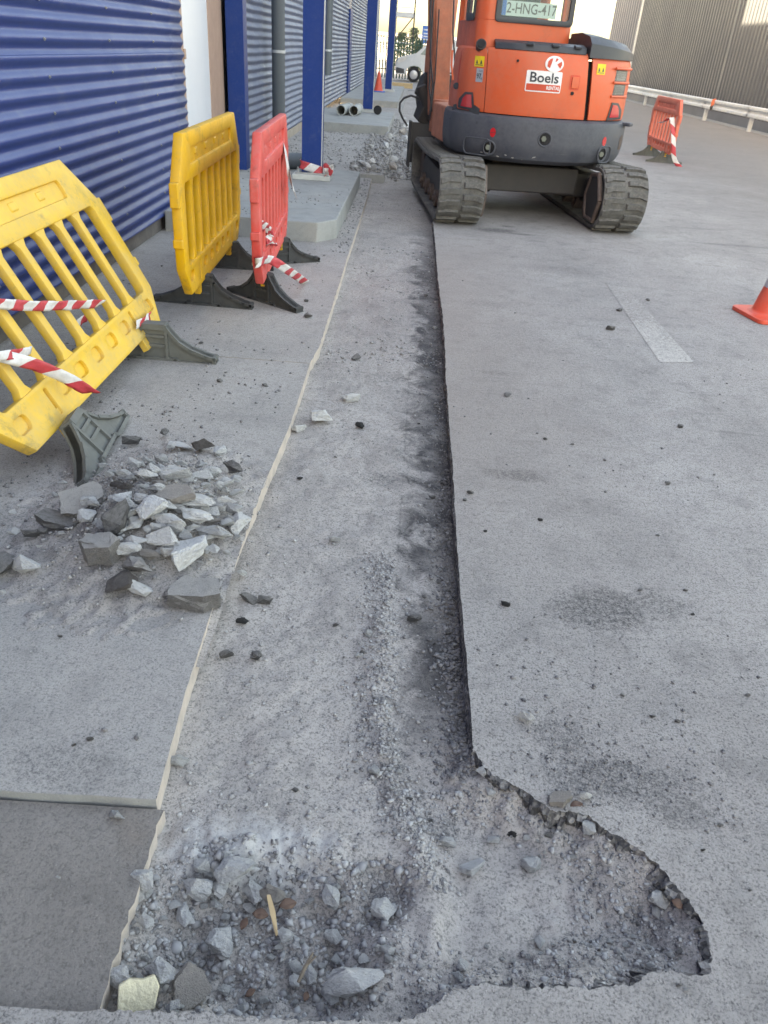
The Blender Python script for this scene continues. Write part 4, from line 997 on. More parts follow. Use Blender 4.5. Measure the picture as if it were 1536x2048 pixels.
# top deck: black strip then cover
mb = MB(HM); n = 30; vs = []
for s in np.linspace(-.70, .20, n):
    vs += [surf(s, 1.545, .085), surf(s, 1.60, .105), surf(s, 1.625, .19), surf(s, 1.60, .33), surf(s, 1.53, .33)]
fs = [(i * 5 + j, (i + 1) * 5 + j, (i + 1) * 5 + (j + 1) % 5, i * 5 + (j + 1) % 5) for i in range(n - 1) for j in range(5)] + [(0, 1, 2, 3, 4), tuple((n - 1) * 5 + j for j in range(5))[::-1]]
mb.add(vs, fs); strip = hp('hood_strip', mb, MT['black_pl'], .008)
for s in (-.36, -.12, .10): mb = MB(HM); p = surf(s, 1.605, .10); mb.box(p, (.07, .05, .02), rot=(R(20), 0, s)); mb.build('strip_clip', MT['black_pl'], strip, .006)
mb = MB(HM); n = 22; vs = []
ss = np.linspace(.22, 1.42, n)
for i, s in enumerate(ss):
    h = 1.70 - .11 * (i / (n - 1)) ** 1.3
    vs += [surf(s, 1.525, .05), surf(s, h - .06, .055), surf(s, h, .13), surf(s, h + .03, .35), surf(s, h + .02, .60), surf(s, 1.50, .60)]
fs = [(i * 6 + j, (i + 1) * 6 + j, (i + 1) * 6 + (j + 1) % 6, i * 6 + (j + 1) % 6) for i in range(n - 1) for j in range(6)] + [tuple(range(6)), tuple((n - 1) * 6 + j for j in range(6))[::-1]]
mb.add(vs, fs); hp('hood_cover', mb, MT['black_pl'], .015)
# door furniture
mb = decal(rrect(-.052, .052, -.062, .062, .012), .105, 1.315, .048, .002, .003); mb.build('latch_recess', MT['st_red'], door)
mb = decal(rrect(-.036, .036, -.048, .048, .008), .110, 1.315, .048, .012, .010); mb.build('latch', MT['orange'], door, .003)
mb = MB(HM); mb.cyl(surf(.095, 1.225, .05), surf(.095, 1.225, .036), .016, n=14); mb.build('lock', MT['dark'], door)
mb = MB(HM); mb.cyl(surf(-.47, 1.46, .05), surf(-.47, 1.46, .045), .012, n=12); mb.build('plug', MT['dark'], door)
sg = decal(rrect(-.17, .17, -.088, .088, .012), -.20, 1.305, .048, .004, .003); sgo = sg.build('hire_sign', MT['st_white'], door)
mb = decal(rrect(-.162, .162, -.078, -.022, .006), -.20, 1.305, .048, .0055, .001); mb.build('sign_band', MT['st_red'], sgo)
decal_text('Boels', .115, -.20, 1.334, .048, .0062, MT['st_dark'], sgo, .0022, 1.12)
decal_text('RENTAL', .042, -.105, 1.255, .048, .0075, MT['st_white'], sgo, .001, .85)
lg = decal(ell(.088, .066), -.12, 1.455, .058, .008, .007).build('badge', MT['st_white'], door)
for poly in ([(-.072, -.012), (-.055, .035), (-.030, .048), (-.034, .018), (-.052, -.030)], [(-.020, .050), (-.004, .050), (-.014, .012), (.0, .012), (.035, .046), (.055, .038), (.022, -.001), (.058, -.036), (.040, -.044), (.004, -.012), (-.021, -.012), (-.030, -.044), (-.046, -.044)]):
    pass
kp = [(-.026, .047), (.010, .047), (.002, .012), (.040, .046), (.064, .030), (.020, -.004), (.052, -.038), (.012, -.050), (-.012, -.016), (-.020, -.050), (-.052, -.040)]
decal([(-.066, -.022), (-.040, -.036), (-.018, .046), (-.044, .040), (-.064, .018)], -.12, 1.455, .058, .0095, .001).build('badge_mark', MT['st_red'], lg)
decal([(.010, .048), (.022, .046), (.034, .038), (.016, .022), (.004, .016)], -.12, 1.455, .058, .0095, .001).build('badge_mark', MT['st_red'], lg)
decal([(.026, .0), (.066, .026), (.072, -.004), (.058, -.034), (.040, -.020)], -.12, 1.455, .058, .0095, .001).build('badge_mark', MT['st_red'], lg)
for (s, z, w, h, par) in ((-.865, 1.43, .115, .088, lpan), (.385, 1.44, .105, .088, rpan)):
    st = decal(rc(w, h), s, z, .052, .004, .003).build('warning_sticker', MT['st_yellow'], par)
    for du in (-.025, .025):
        decal([(du - .014, -.02), (du + .014, -.02), (du, .016)], s, z, .052, .0055, .001).build('pictogram', MT['st_dark'], st)
    decal(rc(w * .8, .006), s, z - .03, .052, .0055, .001).build('print_line', MT['st_dark'], st)
st = decal(rc(.078, .115), -.845, 1.315, .048, .004, .003).build('noise_sticker', MT['st_grey'], lpan)
decal_text('97', .062, -.852, 1.305, .048, .0056, MT['st_dark'], st, .001, .85); decal_text('dB', .024, -.822, 1.288, .048, .0056, MT['st_dark'], st, 0, .8); decal_text('Lwa', .026, -.835, 1.352, .048, .0056, MT['st_dark'], st, 0, .9)
for sg_, s, par in ((-1, -1.00, lpan), (1, .72, rpan)):
    k = sg_
    fr = decal([(k * -.14, -.07), (k * .15, -.06), (k * .13, .02), (k * .02, .085), (k * -.10, .09)], s, 1.075, .048, .008, .010).build('lamp_frame', MT['black_pl'], par, .003)
    decal([(k * -.105, -.048), (k * .075, -.045), (k * .05, .025), (k * .0, .062), (k * -.08, .066)], s, 1.078, .048, .014, .006).build('lamp_lens', MT['lens_red'], fr, .003)
mb = decal([(-.012, -.16), (.03, -.15), (.035, .13), (.012, .18), (-.012, .10)], -1.26, 1.33, .048, .002, .003); mb.build('intake_slot', MT['st_red'], lpan)
mb = MB(HM); mb.cyl(surf(-1.24, 1.20, .05), surf(-1.24, 1.20, .028), .030, n=16); mb.build('fuel_lock', MT['black_pl'], lpan)
mb = MB(HM); p = surf(-.86, 1.54, .10); mb.tube([p + Vector((.02, .10, -.02)), p + Vector((0, .02, .0)), p + Vector((-.01, -.04, .035))], [.045, .045, .05], 16); ep = mb.build('exhaust_pipe', MT['uc'], ex)
mb = MB(HM); q = p + Vector((-.0108, -.045, .039)); mb.cyl(q, q + Vector((-.0004, -.002, .0016)), .040, n=16); mb.build('pipe_mouth', MT['dark'], ep)
# vents on the right corner
for z in (1.395, 1.275):
    fr = decal([(-.10, -.055), (.14, -.055), (.14, .055), (-.085, .055)], .70, z, .048, .002, .003).build('vent_grille', MT['mesh'], rpan)
    for i in range(9): decal(rc(.003, .10), .63 + .022 * i, z, .048, .0045, .002, ang=R(30)).build('grille_wire', MT['steel'], fr); decal(rc(.003, .10), .63 + .022 * i, z, .048, .0045, .002, ang=R(-30)).build('grille_wire', MT['steel'], fr)
for z in (1.455, 1.335, 1.215):
    mb = MB(HM); P = [surf(s, z, .040) for s in np.linspace(.58, .90, 10)]; mb.tube(P, .012, 8); mb.build('vent_bar', MT['orange'], rpan)
# --- cab
cx0, cx1, cy0, cy1 = -.80, .15, -.66, .36; zc0, zw, zr = 1.54, 1.775, 2.5
def cabring(d=0): return rrect(cx0 + d, cx1 - d, cy0 + d, cy1 - d, .13 - d * .8, 6)
cab_bm = holed_plate  # (plates below)
mb = MB(HM); o_, i_ = cabring(0), cabring(.045); n = len(o_)
def ringwall(z0, z1):
    vs = [(a, b, z) for z in (z0, z1) for a, b in o_] + [(a, b, z) for z in (z0, z1) for a, b in i_]
    fs = []
    for i in range(n):
        j = (i + 1) % n
        fs += [(i, j, n + j, n + i), (2 * n + j, 2 * n + i, 3 * n + i, 3 * n + j), (n + i, n + j, 3 * n + j, 3 * n + i), (j, i, 2 * n + i, 2 * n + j)]
    mb.add(vs, fs)
ringwall(zc0, zw); cab = hp('cab', mb, MT['orange'])
def pillar(pts, name='cab_pillar'):
    q = MB(HM); q.prism(pts, zw, zr); return q.build(name, MT['orange'], cab, .006)
def corner(ix, iy, lx, ly, r=.13):
    sx, sy = (-1 if ix == 0 else 1), (-1 if iy == 0 else 1); X0 = cx0 if ix == 0 else cx1; Y0 = cy0 if iy == 0 else cy1
    arc = [(X0 - sx * r + sx * r * math.cos(t), Y0 - sy * r + sy * r * math.sin(t)) for t in np.linspace(0, math.pi / 2, 8)]
    pts = [(X0, Y0 - sy * ly)] + arc + [(X0 - sx * lx, Y0), (X0 - sx * lx, Y0 - sy * .045)]
    ins = [(X0 - sx * .045 , Y0 - sy * .16), (X0 - sx * .045, Y0 - sy * ly)]
    return pillar(pts + ins)
corner(0, 0, .20, .17); corner(1, 0, .07 + .07, .2); corner(0, 1, .16, .17); corner(1, 1, .16, .17)
mb = MB(HM); mb.prism(cabring(0), zr, zr + .08, scale1=.94); mb.build('cab_roof', MT['orange'], cab, .02)
# rear window: gasket, glass, number plate inside
wx0, wx1, yr = cx0 + .17, cx1 - .05, cy0
bm = holed_plate(rrect(wx0 - .02, wx1 + .02, zw - .012, zr, .035), [rrect(wx0 + .028, wx1 - .028, zw + .034, zr - .04, .025)], .03, .005); bm.transform(HM @ Matrix.Translation((0, yr - .004, 0))); bm_obj(bm, 'rear_gasket', MT['black_pl'], cab)
mb = MB(HM); mb.lohi((wx0 + .02, yr - .004, zw + .025), (wx1 - .02, yr + .002, zr - .03)); rw = mb.build('rear_window', MT['glass'], cab)
bm = holed_plate(rrect(cy0 + .165, cy0 + .50, zw - .01, zr, .03), [rrect(cy0 + .21, cy0 + .46, zw + .05, zr - .04, .02)], .03, .005); bm.transform(HM @ Matrix.Translation((cx0 - .003, 0, 0)) @ Matrix.Rotation(R(90), 4, 'Z')); bm_obj(bm, 'side_gasket', MT['black_pl'], cab)
mb = MB(HM); mb.lohi((cx0 - .003, cy0 + .2, zw + .04), (cx0 + .003, cy0 + .47, zr - .03)); mb.build('side_window', MT['glass'], cab)
mb = MB(HM); mb.lohi((cx0 + .01, cy0 + .51, zw), (cx0 + .05, cy0 + .58, zr)); mb.build('cab_pillar', MT['orange'], cab, .006)
pl = MB(HM); pl.lohi((wx0 + .06, yr + .02, zw + .045), (wx0 + .58, yr + .024, zw + .165)); plate = pl.build('number_plate', MT['st_white'], cab, .002)
mb = MB(HM); mb.lohi((wx0 + .045, yr + .0185, zw + .046), (wx0 + .085, yr + .0195, zw + .164)); mb.build('plate_band', MT['st_blue'], plate)
V, F = text_mesh('2-HNG-417', .118, .0012, .86); mb = MB(HM); mb.add([(wx0 + .335 + u, yr + .0185, zw + .105 + v) for u, v in V], F); mb.build('lettering', MT['plate_red'], plate, smooth=False, fix=False)
mb = MB(HM); mb.lohi((-.62, -.30, 1.60), (-.12, .16, 1.78)); mb.prism(rrect(-.60, -.14, 1.78, 2.35, .08), -.42, -.30, 'y'); mb.build('seat', MT['cab_in'], cab, .03)
# --- swing post, boom, stick, bucket
W2 = lambda v: Vector(v) - EC
mb = MB(); a = W2((.36, 10.75, .62)); mb.cyl(a, a + Vector((0, 0, .36)), .16, n=20); mb.box(a + Vector((.18, -.25, .17)), (.5, .5, .22), rot=(0, 0, R(25))); hp('swing_bracket', mb, MT['orange_worn'], .015)
mb = MB(); mb.cyl(a + Vector((.06, -.19, .16)), a + Vector((.07, -.24, .16)), .05, n=16); hp('amber_reflector', mb, MT['amber'])
path = [((.30, 10.86, .80), .20, .22), ((.265, 10.90, 1.25), .21, .26), ((.235, 10.94, 1.7), .21, .30), ((.20, 10.98, 2.1), .21, .32), ((.17, 11.1, 2.7), .20, .34), ((.23, 11.5, 3.3), .19, .32), ((.32, 12.3, 3.7), .17, .26), ((.42, 13.1, 3.75), .14, .2)]
def boxpath(path, mb):
    vs = []; fs = []; k = len(path)
    for i, (p, w, h) in enumerate(path):
        p = W2(p); t = (W2(path[min(i + 1, k - 1)][0]) - W2(path[max(0, i - 1)][0])).normalized(); sd = Vector((.95, .31, 0)); sd = (sd - t * sd.dot(t)).normalized(); up = t.cross(sd)
        vs += [p + sd * w / 2 * a + up * h / 2 * b for a, b in ((-1, -1), (1, -1), (1, 1), (-1, 1))]
    for i in range(k - 1): fs += [(i * 4 + j, i * 4 + (j + 1) % 4, i * 4 + 4 + (j + 1) % 4, i * 4 + 4 + j) for j in range(4)]
    fs += [(3, 2, 1, 0), tuple((k - 1) * 4 + j for j in range(4))]; mb.add(vs, fs); return mb
bo = hp('boom', boxpath(path, MB()), MT['orange_worn'], .015)
mb = MB(); mb.box(W2((.145, 10.92, 1.42)), (.03, .30, .34), rot=(0, 0, R(18))); mb.box(W2((.12, 10.9, 2.0)), (.05, .22, .9), rot=(0, R(-5), R(18))); mb.build('side_plate', MT['orange_worn'], bo, .01)
mb = MB(); mb.cyl(W2((.20, 11.2, .85)), W2((.16, 11.35, 1.9)), .055, n=16); mb.cyl(W2((.16, 11.35, 1.9)), W2((.14, 11.4, 2.6)), .03, n=12); hp('boom_cylinder', mb, MT['uc'])
stick = hp('stick', boxpath([((.42, 13.15, 3.8), .14, .2), ((.42, 13.05, 3.1), .14, .24), ((.40, 12.7, 2.0), .13, .18), ((.37, 12.4, 1.25), .12, .14)], MB()), MT['orange_worn'], .01)
mb = MB(Matrix.Translation(W2((.33, 12.1, .80))) @ Matrix.Rotation(R(18), 4, 'Z'))
bp = [(-.26, .42), (-.30, .18), (-.22, -.02), (-.02, -.12), (.22, -.06), (.34, .10), (.30, .12), (.18, -.02), (-.02, -.07), (-.17, .02), (-.25, .20), (-.21, .42)]
mb.prism(bp, -.22, .22, 'x'); mb.prism([(-.26, .42), (-.30, .18), (-.22, -.02), (-.02, -.12), (.22, -.06), (.34, .10), (.0, .40)], -.235, -.215, 'x'); mb.prism([(-.26, .42), (-.30, .18), (-.22, -.02), (-.02, -.12), (.22, -.06), (.34, .10), (.0, .40)], .215, .235, 'x')
bk = hp('bucket', mb, MT['uc'], .005)
for i in range(4): q = MB(Matrix.Translation(W2((.33, 12.1, .80))) @ Matrix.Rotation(R(18), 4, 'Z')); q.prism([(-.17 + .113 * i - .03, .30), (-.17 + .113 * i + .03, .30), (-.17 + .113 * i + .012, .44), (-.17 + .113 * i - .012, .44)], .09, .125); q.build('tooth', MT['uc'], bk)
mb = MB(); mb.box(W2((.17, 11.2, .93)), (.17, .24, .5), rot=(R(12), R(14), R(20))); mb.box(W2((.12, 11.3, 1.10)), (.16, .2, .26), rot=(R(-20), R(25), R(15))); mb.cyl(W2((.06, 11.1, 1.1)), W2((.24, 11.15, .72)), .07, n=14); hp('swing_cylinder_guard', mb, MT['uc'], .02)
for pts, r in (([(.09, 10.7, 2.5), (.10, 10.75, 1.9), (.15, 10.72, 1.4), (.16, 10.66, 1.1), (.22, 10.6, .85)], .010), ([(.13, 10.74, 2.5), (.13, 10.76, 1.9), (.14, 10.72, 1.45), (.20, 10.6, 1.15), (.19, 10.55, .8)], .009), ([(.34, 10.7, 2.3), (.38, 10.6, 1.7), (.44, 10.45, 1.35), (.50, 10.3, 1.1)], .010), ([(.20, 10.66, 1.9), (.22, 10.6, 1.2), (.20, 10.58, .75)], .008)):
    mb = MB(); P = [W2(p) for p in pts]; mb.tube(P, r, 8); hp('hydraulic_hose', mb, MT['hose'])
P = [PY(*q, 11.15) for q in [(815, 252), (806, 238), (799, 222), (800, 206), (808, 196), (822, 191), (836, 196), (846, 206), (852, 218)]]
mb = MB(); mb.tube([W2(p) for p in P], .013, 8); hp('hydraulic_hose', mb, MT['hose'])
mb = MB(); mb.tube([W2(PY(*q, 8.75)) for q in [(905, 100), (903, 130), (906, 160)]], .01, 6); hp('grab_rail', mb, MT['orange'])
# ================================================================== background
MT['van'] = mat('white_car_paint', (.46, .51, .57), (.44, .49, .55), scale=1, rough=.25, coat=.5)
MT['van_glass'] = mat('dark_van_glass', (.10, .15, .15), (.16, .22, .20), scale=3, rough=.08)
MT['tyre'] = mat('tyre_rubber', (.03, .03, .032), rough=.8)
MT['rim'] = mat('silver_wheel_cover', (.55, .57, .6), rough=.35, metal=.4)
VX, VY = -1.12, 45.0
van = empty('white_van', (VX + 2.4, VY + 1, 0), 0, 'white delivery van parked beyond the end of the hall, facing left', 'van')
Tv = Matrix.Translation((-2.4, -1, 0))
side = [(.05, .32), (-.02, .55), (.0, .80), (.10, 1.0), (.42, 1.13), (.98, 1.26), (1.35, 1.56), (1.75, 1.82), (2.05, 1.93), (2.6, 1.97), (4.85, 1.98), (4.98, 1.85), (5.02, .95), (5.0, .35), (4.45, .32), (4.38, .55), (4.2, .70), (3.95, .72), (3.7, .66), (3.55, .52), (3.5, .32), (1.42, .32), (1.36, .55), (1.18, .70), (.95, .73), (.72, .68), (.56, .52), (.50, .32)]
mb = MB(Tv); n = len(side); vs = []
for y, k in ((.0, 0), (.04, 1), (1.91, 1), (1.95, 0)):
    for (x, z) in side:
        tuck = .13 * max(0, z - 1.05) ** 1.2; yy = y + (tuck if y < 1 else -tuck)
        vs.append((x + (.03 if k == 0 and x < .2 else 0), yy, z - (.02 if k == 0 and z > 1.7 else 0)))
fs = [tuple(range(n))[::-1], tuple(range(3 * n, 4 * n))] + [(a * n + i, a * n + (i + 1) % n, (a + 1) * n + (i + 1) % n, (a + 1) * n + i) for a in range(3) for i in range(n)]
mb.add(vs, fs); body = mb.build('body', MT['van'], van)
ty = lambda z: .13 * max(0, z - 1.05) ** 1.2 - .012
def vpatch(name, pts, m, par=van):
    q = MB(Tv); k = len(pts); q.add([(x, ty(z), z) for x, z in pts] + [(x, ty(z) + .03, z) for x, z in pts], [tuple(range(k))[::-1], tuple(range(k, 2 * k))] + [(i, (i + 1) % k, k + (i + 1) % k, k + i) for i in range(k)])
    return q.build(name, m, par, .004)
vpatch('side_window', [(1.22, 1.24), (1.55, 1.24), (1.55, 1.60), (1.48, 1.54)], MT['van_glass']); vpatch('side_window', [(1.60, 1.24), (2.35, 1.24), (2.35, 1.78), (1.98, 1.80), (1.62, 1.64)], MT['van_glass'])
vpatch('bumper', [(.03, .36), (.48, .36), (.44, .56), (.05, .62)], MT['black_pl']); vpatch('headlamp', [(.06, .78), (.42, .90), (.62, 1.10), (.40, 1.08), (.12, .96)], MT['rim'])
vpatch('side_trim', [(1.5, .48), (3.45, .48), (3.45, .56), (1.5, .56)], MT['black_pl']); vpatch('door_handle', [(2.15, 1.05), (2.33, 1.05), (2.33, 1.09), (2.15, 1.09)], MT['black_pl'])
mb = MB(Tv); mb.add([(.99, .22, 1.27), (.99, 1.73, 1.27), (1.74, 1.63, 1.825), (1.74, .32, 1.825)], [(0, 1, 2, 3)]); mb.v = [(x - .02, y, z + .02) for x, y, z in mb.v]; mb.build('windscreen', MT['van_glass'], van, fix=False)
for x in (.95, 3.96):
    for y in (.10, 1.85):
        mb = MB(Tv); mb.cyl((x, y - .1, .33), (x, y + .1, .33), .33, n=28); w = mb.build('wheel', MT['tyre'], van, .03)
        mb = MB(Tv); s_ = -1 if y < 1 else 1; mb.cyl((x, y + s_ * .1, .33), (x, y + s_ * .112, .33), .20, .17, n=24); mb.cyl((x, y + s_ * .1, .33), (x, y + s_ * .13, .33), .06, n=12); mb.build('wheel_cover', MT['rim'], w)
mb = MB(Tv); mb.lohi((1.72, -.20, 1.22), (1.86, -.02, 1.44)); mb.build('mirror', MT['black_pl'], van, .03)
# stair frame
MT['green'] = mat('dark_green_paint', (.03, .09, .06), rough=.5)
stf = empty('stair_tower', (-.9, 50, 0), 0, 'grey steel stair frame rising beyond the hall end', 'staircase')
for x, y in ((-.5, 0), (.52, 0), (.52, 1.2), (-.5, 1.2)): mb = MB(); mb.lohi((x - .035, y - .035, 0), (x + .035, y + .035, 4.6)); mb.build('post', MT['uc'], stf)
for z in (2.9, ): mb = MB(); mb.lohi((-.7, -.03, z), (.56, 1.3, z + .22)); mb.build('landing', MT['galv'], stf)
mb = MB(); mb.cyl((.45, -.06, 2.9), (-.5, -.06, 1.75), .03, n=8); mb.build('brace', MT['uc'], stf)
for z in (3.35, 3.8, 1.7, 1.35): mb = MB(); mb.cyl((-.7, -.05, z), (.52, -.05, z), .02, n=8); mb.build('rail', MT['galv'], stf)
# palisade fence
pf = empty('palisade_fence', (-1.5, 48.6, 0), 0, 'dark green palisade fence behind the white van', 'fence')
pm = MB(); pm.prism([(-.035, 0), (.035, 0), (.035, 1.9), (0, 2.0), (-.035, 1.9)], -.004, .004, 'y'); pme = pm.mesh('pale', MT['green'])
for i in range(26): o = link('pale', pme, pf); o.location = (i * .16 - .9, 0, 0)
for z in (.4, 1.6): mb = MB(); mb.lohi((-1, .006, z), (3.2, .04, z + .05)); mb.build('rail', MT['green'], pf)
# leafy shrubs behind the fence
MT['leaf'] = mat('shrub_leaf', (.10, .14, .09), (.13, .17, .11), scale=3, rough=.6, rand=.2)  # leaf colour lightened to stand for distance haze
def shrub(loc, h, r, seed, label):
    rr = random.Random(seed); root = empty('shrub', loc, 0, label, 'shrub', 'shrubs behind the green fence'); mb = MB()
    for i in range(1400):
        a = rr.uniform(0, 6.28); z = rr.uniform(.15, 1) ** .8 * h; q = r * math.sqrt(rr.random()) * (1 - .55 * (z / h) ** 2) * rr.uniform(.75, 1.15); p = Vector((q * math.cos(a), q * math.sin(a), z))
        e = Euler((rr.uniform(0, 6), rr.uniform(0, 6), rr.uniform(0, 6))).to_matrix(); s = rr.uniform(.04, .08)
        mb.add([p + e @ Vector(t) for t in ((-s, 0, 0), (0, -s * .5, 0), (s, 0, 0), (0, s * .5, 0))], [(0, 1, 2, 3)])
    mb.build('crown', MT['leaf'], root, smooth=False, fix=False)
    mb = MB(); mb.cyl((0, 0, 0), (0, 0, h * .7), .04, .015, n=7); mb.build('trunk', MT['rust'], root)
shrub((-1.0, 51.5, 0), 2.2, .55, 1, 'leafy shrub behind the fence, nearest the blue column'); shrub((.0, 52.5, 0), 1.9, .5, 2, 'leafy shrub behind the fence, above the van bonnet'); shrub((-.35, 53.5, 0), 2.5, .5, 3, 'taller leafy shrub between the other two behind the fence')
sgn = empty('sign_board', (.62, 51, 0), 0, 'blue information board with white lines above the van', 'sign')
mb = MB(); mb.lohi((-.5, 0, 1.75), (.5, .04, 2.6)); pnl = mb.build('panel', MT['st_blue'], sgn)
for z, w in ((2.38, .7), (2.2, .55), (2.06, .62), (1.92, .6)): mb = MB(); mb.lohi((-.42, -.006, z), (-.42 + w, -.002, z + .06)); mb.build('print_line', MT['st_white'], pnl)
for x in (-.4, .4): mb = MB(); mb.cyl((x, .06, 0), (x, .06, 2.6), .03, n=8); mb.build('post', MT['galv'], sgn)
MT['pale_hall'] = mat('pale_far_cladding', (.55, .57, .60), rough=.6)
fw = empty('far_hall', (10, 110, 0), 0, 'low pale hall far behind the fence', 'building')
mb = MB(); mb.lohi((-40, 0, 0), (20, 12, 2.6)); mb.build('wall', MT['pale_hall'], fw); mb = MB(); mb.lohi((-40.3, -.3, 2.6), (20.3, 12.3, 2.9)); mb.build('roof', MT['upper'], fw)
# loose things by the far footing
MT['wood'] = mat('pale_timber', (.62, .47, .28), (.52, .38, .22), scale=9, rough=.8)
mb = MB(); mb.box((0, 0, .06), (1.15, .25, .12)); mb.box((.02, .01, .16), (1.1, .2, .07)); o = mb.build('timber_stack', MT['wood'], None, .006); o.location = (-.72, 37.6, 0); tag(o, 'small stack of pale timber on the ground before the van', 'timber')
MT['slabgrey'] = mat('broken_slab', (.30, .32, .32), (.22, .24, .25), scale=6, rough=.9, bump=.01, bscale=12)

# glove on the crash barrier
MT['glove_o'] = mat('orange_work_glove', (.60, .16, .08), (.45, .12, .07), scale=14, rough=.8); MT['glove_d'] = mat('dark_glove_palm', (.05, .05, .055), rough=.85)
gl = empty('work_glove', (9.93, 29.3, .64), R(10), 'orange and dark work glove hung over the crash barrier', 'glove')
mb = MB(); mb.tube([(-.07, .0, -.16), (-.068, .01, -.05), (-.05, .015, .012), (.0, .02, .028), (.04, .02, .0)], [.035, .045, .048, .045, .04], 10); mb.build('palm', MT['glove_o'], gl)
for i in range(5): mb = MB(); yv = -.045 + .024 * i; mb.tube([(-.068, yv, -.13), (-.073 - .006 * i, yv - .01, -.20), (-.07, yv - .012, -.25 - .02 * (i % 3))], [.015, .014, .010], 8); mb.build('finger', MT['glove_d'], gl)
mb = MB(); mb.tube([(-.05, -.05, -.02), (-.075, -.09, -.08), (-.07, -.10, -.13)], [.02, .018, .012], 8); mb.build('thumb', MT['glove_o'], gl)

# ================================================================== stones
MT['rk_w'] = mat('pale_limestone', (.64, .635, .63), (.42, .425, .44), scale=5, rough=.9, bump=.014, bscale=11, rand=.16, dust=.5, dustc=(.64, .63, .61), dscale=5, dthr=(.3, .55), dnrm=(0, .8, .1))
MT['rk_g'] = mat('blue_grey_stone', (.55, .55, .555), (.32, .33, .345), scale=5, rough=.9, bump=.014, bscale=11, rand=.18, dust=.5, dustc=(.58, .57, .56), dscale=5, dthr=(.3, .55), dnrm=(0, .8, .1))
MT['rk_a'] = mat('asphalt_lump', (.17, .163, .163), (.09, .087, .09), scale=22, rough=.95, bump=.02, bscale=40, rand=.2, dust=.75, dustc=(.42, .405, .395), dscale=7, dthr=(.30, .55), dnrm=(.2, .8, .05))
MT['rk_a2'] = mat('dusty_asphalt_slab', (.33, .312, .30), (.20, .19, .187), scale=22, rough=.95, bump=.02, bscale=40, rand=.12, dust=.95, dustc=(.52, .495, .48), dscale=6, dthr=(.25, .5), dnrm=(.3, .85, .05))
MT['rk_t'] = mat('tan_concrete', (.43, .385, .35), (.34, .31, .29), scale=8, rough=.9, bump=.014, bscale=30, rand=.1)
MT['rk_b'] = mat('black_bitumen', (.03, .03, .032), (.05, .048, .05), scale=15, rough=.8, bump=.03, bscale=30)
MT['rk_br'] = mat('brown_asphalt', (.15, .125, .115), (.10, .088, .085), scale=16, rough=.95, bump=.02, bscale=36, rand=.15, dust=.4, dustc=(.30, .28, .27))
MT['rk_bl'] = mat('slate_blue_stone', (.15, .20, .28), (.20, .25, .33), scale=6, rough=.85, bump=.01, bscale=16)
_rk = {}
def rock_mesh(var, m, slab=False, cuts=1):
    key = (var, m.name, slab, cuts)
    if key in _rk: return _rk[key]
    rr = random.Random(1000 + var * 7 + (500 if slab else 0)); bm = bmesh.new()
    if slab:
        k = rr.choice((5, 6, 7)); a0 = rr.uniform(0, 6)
        for i in range(k):
            a = a0 + 2 * math.pi * (i + rr.uniform(-.25, .25)) / k; q = rr.uniform(.42, .52)
            for z, sc in ((-.5, rr.uniform(.85, 1.05)), (.5, rr.uniform(.85, 1.0))): bm.verts.new((q * sc * math.cos(a), q * sc * math.sin(a), z * rr.uniform(.85, 1.0)))
    else:
        for i in range(rr.choice((11, 13, 16))):
            v = Vector((rr.gauss(0, 1), rr.gauss(0, 1), rr.gauss(0, 1))).normalized() * rr.uniform(.40, .54); bm.verts.new(v)
    r_ = bmesh.ops.convex_hull(bm, input=bm.verts)
    bmesh.ops.delete(bm, geom=[g_ for g_ in r_['geom_interior'] if isinstance(g_, bmesh.types.BMVert)], context='VERTS')
    bmesh.ops.dissolve_limit(bm, angle_limit=R(8), verts=bm.verts, edges=bm.edges)
    bmesh.ops.triangulate(bm, faces=bm.faces)
    sd = Vector((var * 3.7, var * 1.9, 5.0))
    for c in range(cuts + 1):
        bmesh.ops.subdivide_edges(bm, edges=bm.edges[:], cuts=1, use_grid_fill=True); bmesh.ops.triangulate(bm, faces=bm.faces)
        bm.normal_update(); amp = (.075 if slab else .06) / (c + 1)
        for v in bm.verts: v.co += v.normal * (mnoise.noise(v.co * (3.2 * 2 ** c) + sd) * amp + rr.uniform(-amp, amp) * .35) + Vector((rr.uniform(-1, 1), rr.uniform(-1, 1), rr.uniform(-1, 1))) * amp * .2
    xs_ = [v.co for v in bm.verts]
    for i in range(3):
        lo = min(c[i] for c in xs_); hi = max(c[i] for c in xs_)
        for v in bm.verts: v.co[i] = (v.co[i] - (lo + hi) / 2) / (hi - lo)
    bmesh.ops.recalc_face_normals(bm, faces=bm.faces)
    me = bpy.data.meshes.new('stone'); bm.to_mesh(me); bm.free(); me.materials.append(m); _rk[key] = me
    shade(me, 20)
    return me
rcount = 0
def surfz(x, y):
    if x < -.465:
        if y < 1.115: return -.03
        return float(heapz(x, y))
    ins = y > .72 and x < .70
    if x > .29 and y > 1.36: return 0.0
    if y < 1.36 and x > .27:
        # inside the broken scoop?
        xi = None
        inside = False; pts = brk
        j = len(pts) - 1
        for i in range(len(pts)):
            if (pts[i][1] > y) != (pts[j][1] > y) and x < (pts[j][0] - pts[i][0]) * (y - pts[i][1]) / (pts[j][1] - pts[i][1]) + pts[i][0]: inside = not inside
            j = i
        # brk is open to the left: an odd crossing count to the right means inside
        return float(floorz(x, y)) if inside else 0.0
    if y < .70: return 0.0
    return float(floorz(x, y))
SMT = {'W': 'rk_w', 'G': 'rk_g', 'A': 'rk_a', 'D': 'rk_a2', 'T': 'rk_t', 'B': 'rk_b', 'N': 'rk_br', 'L': 'rk_bl'}
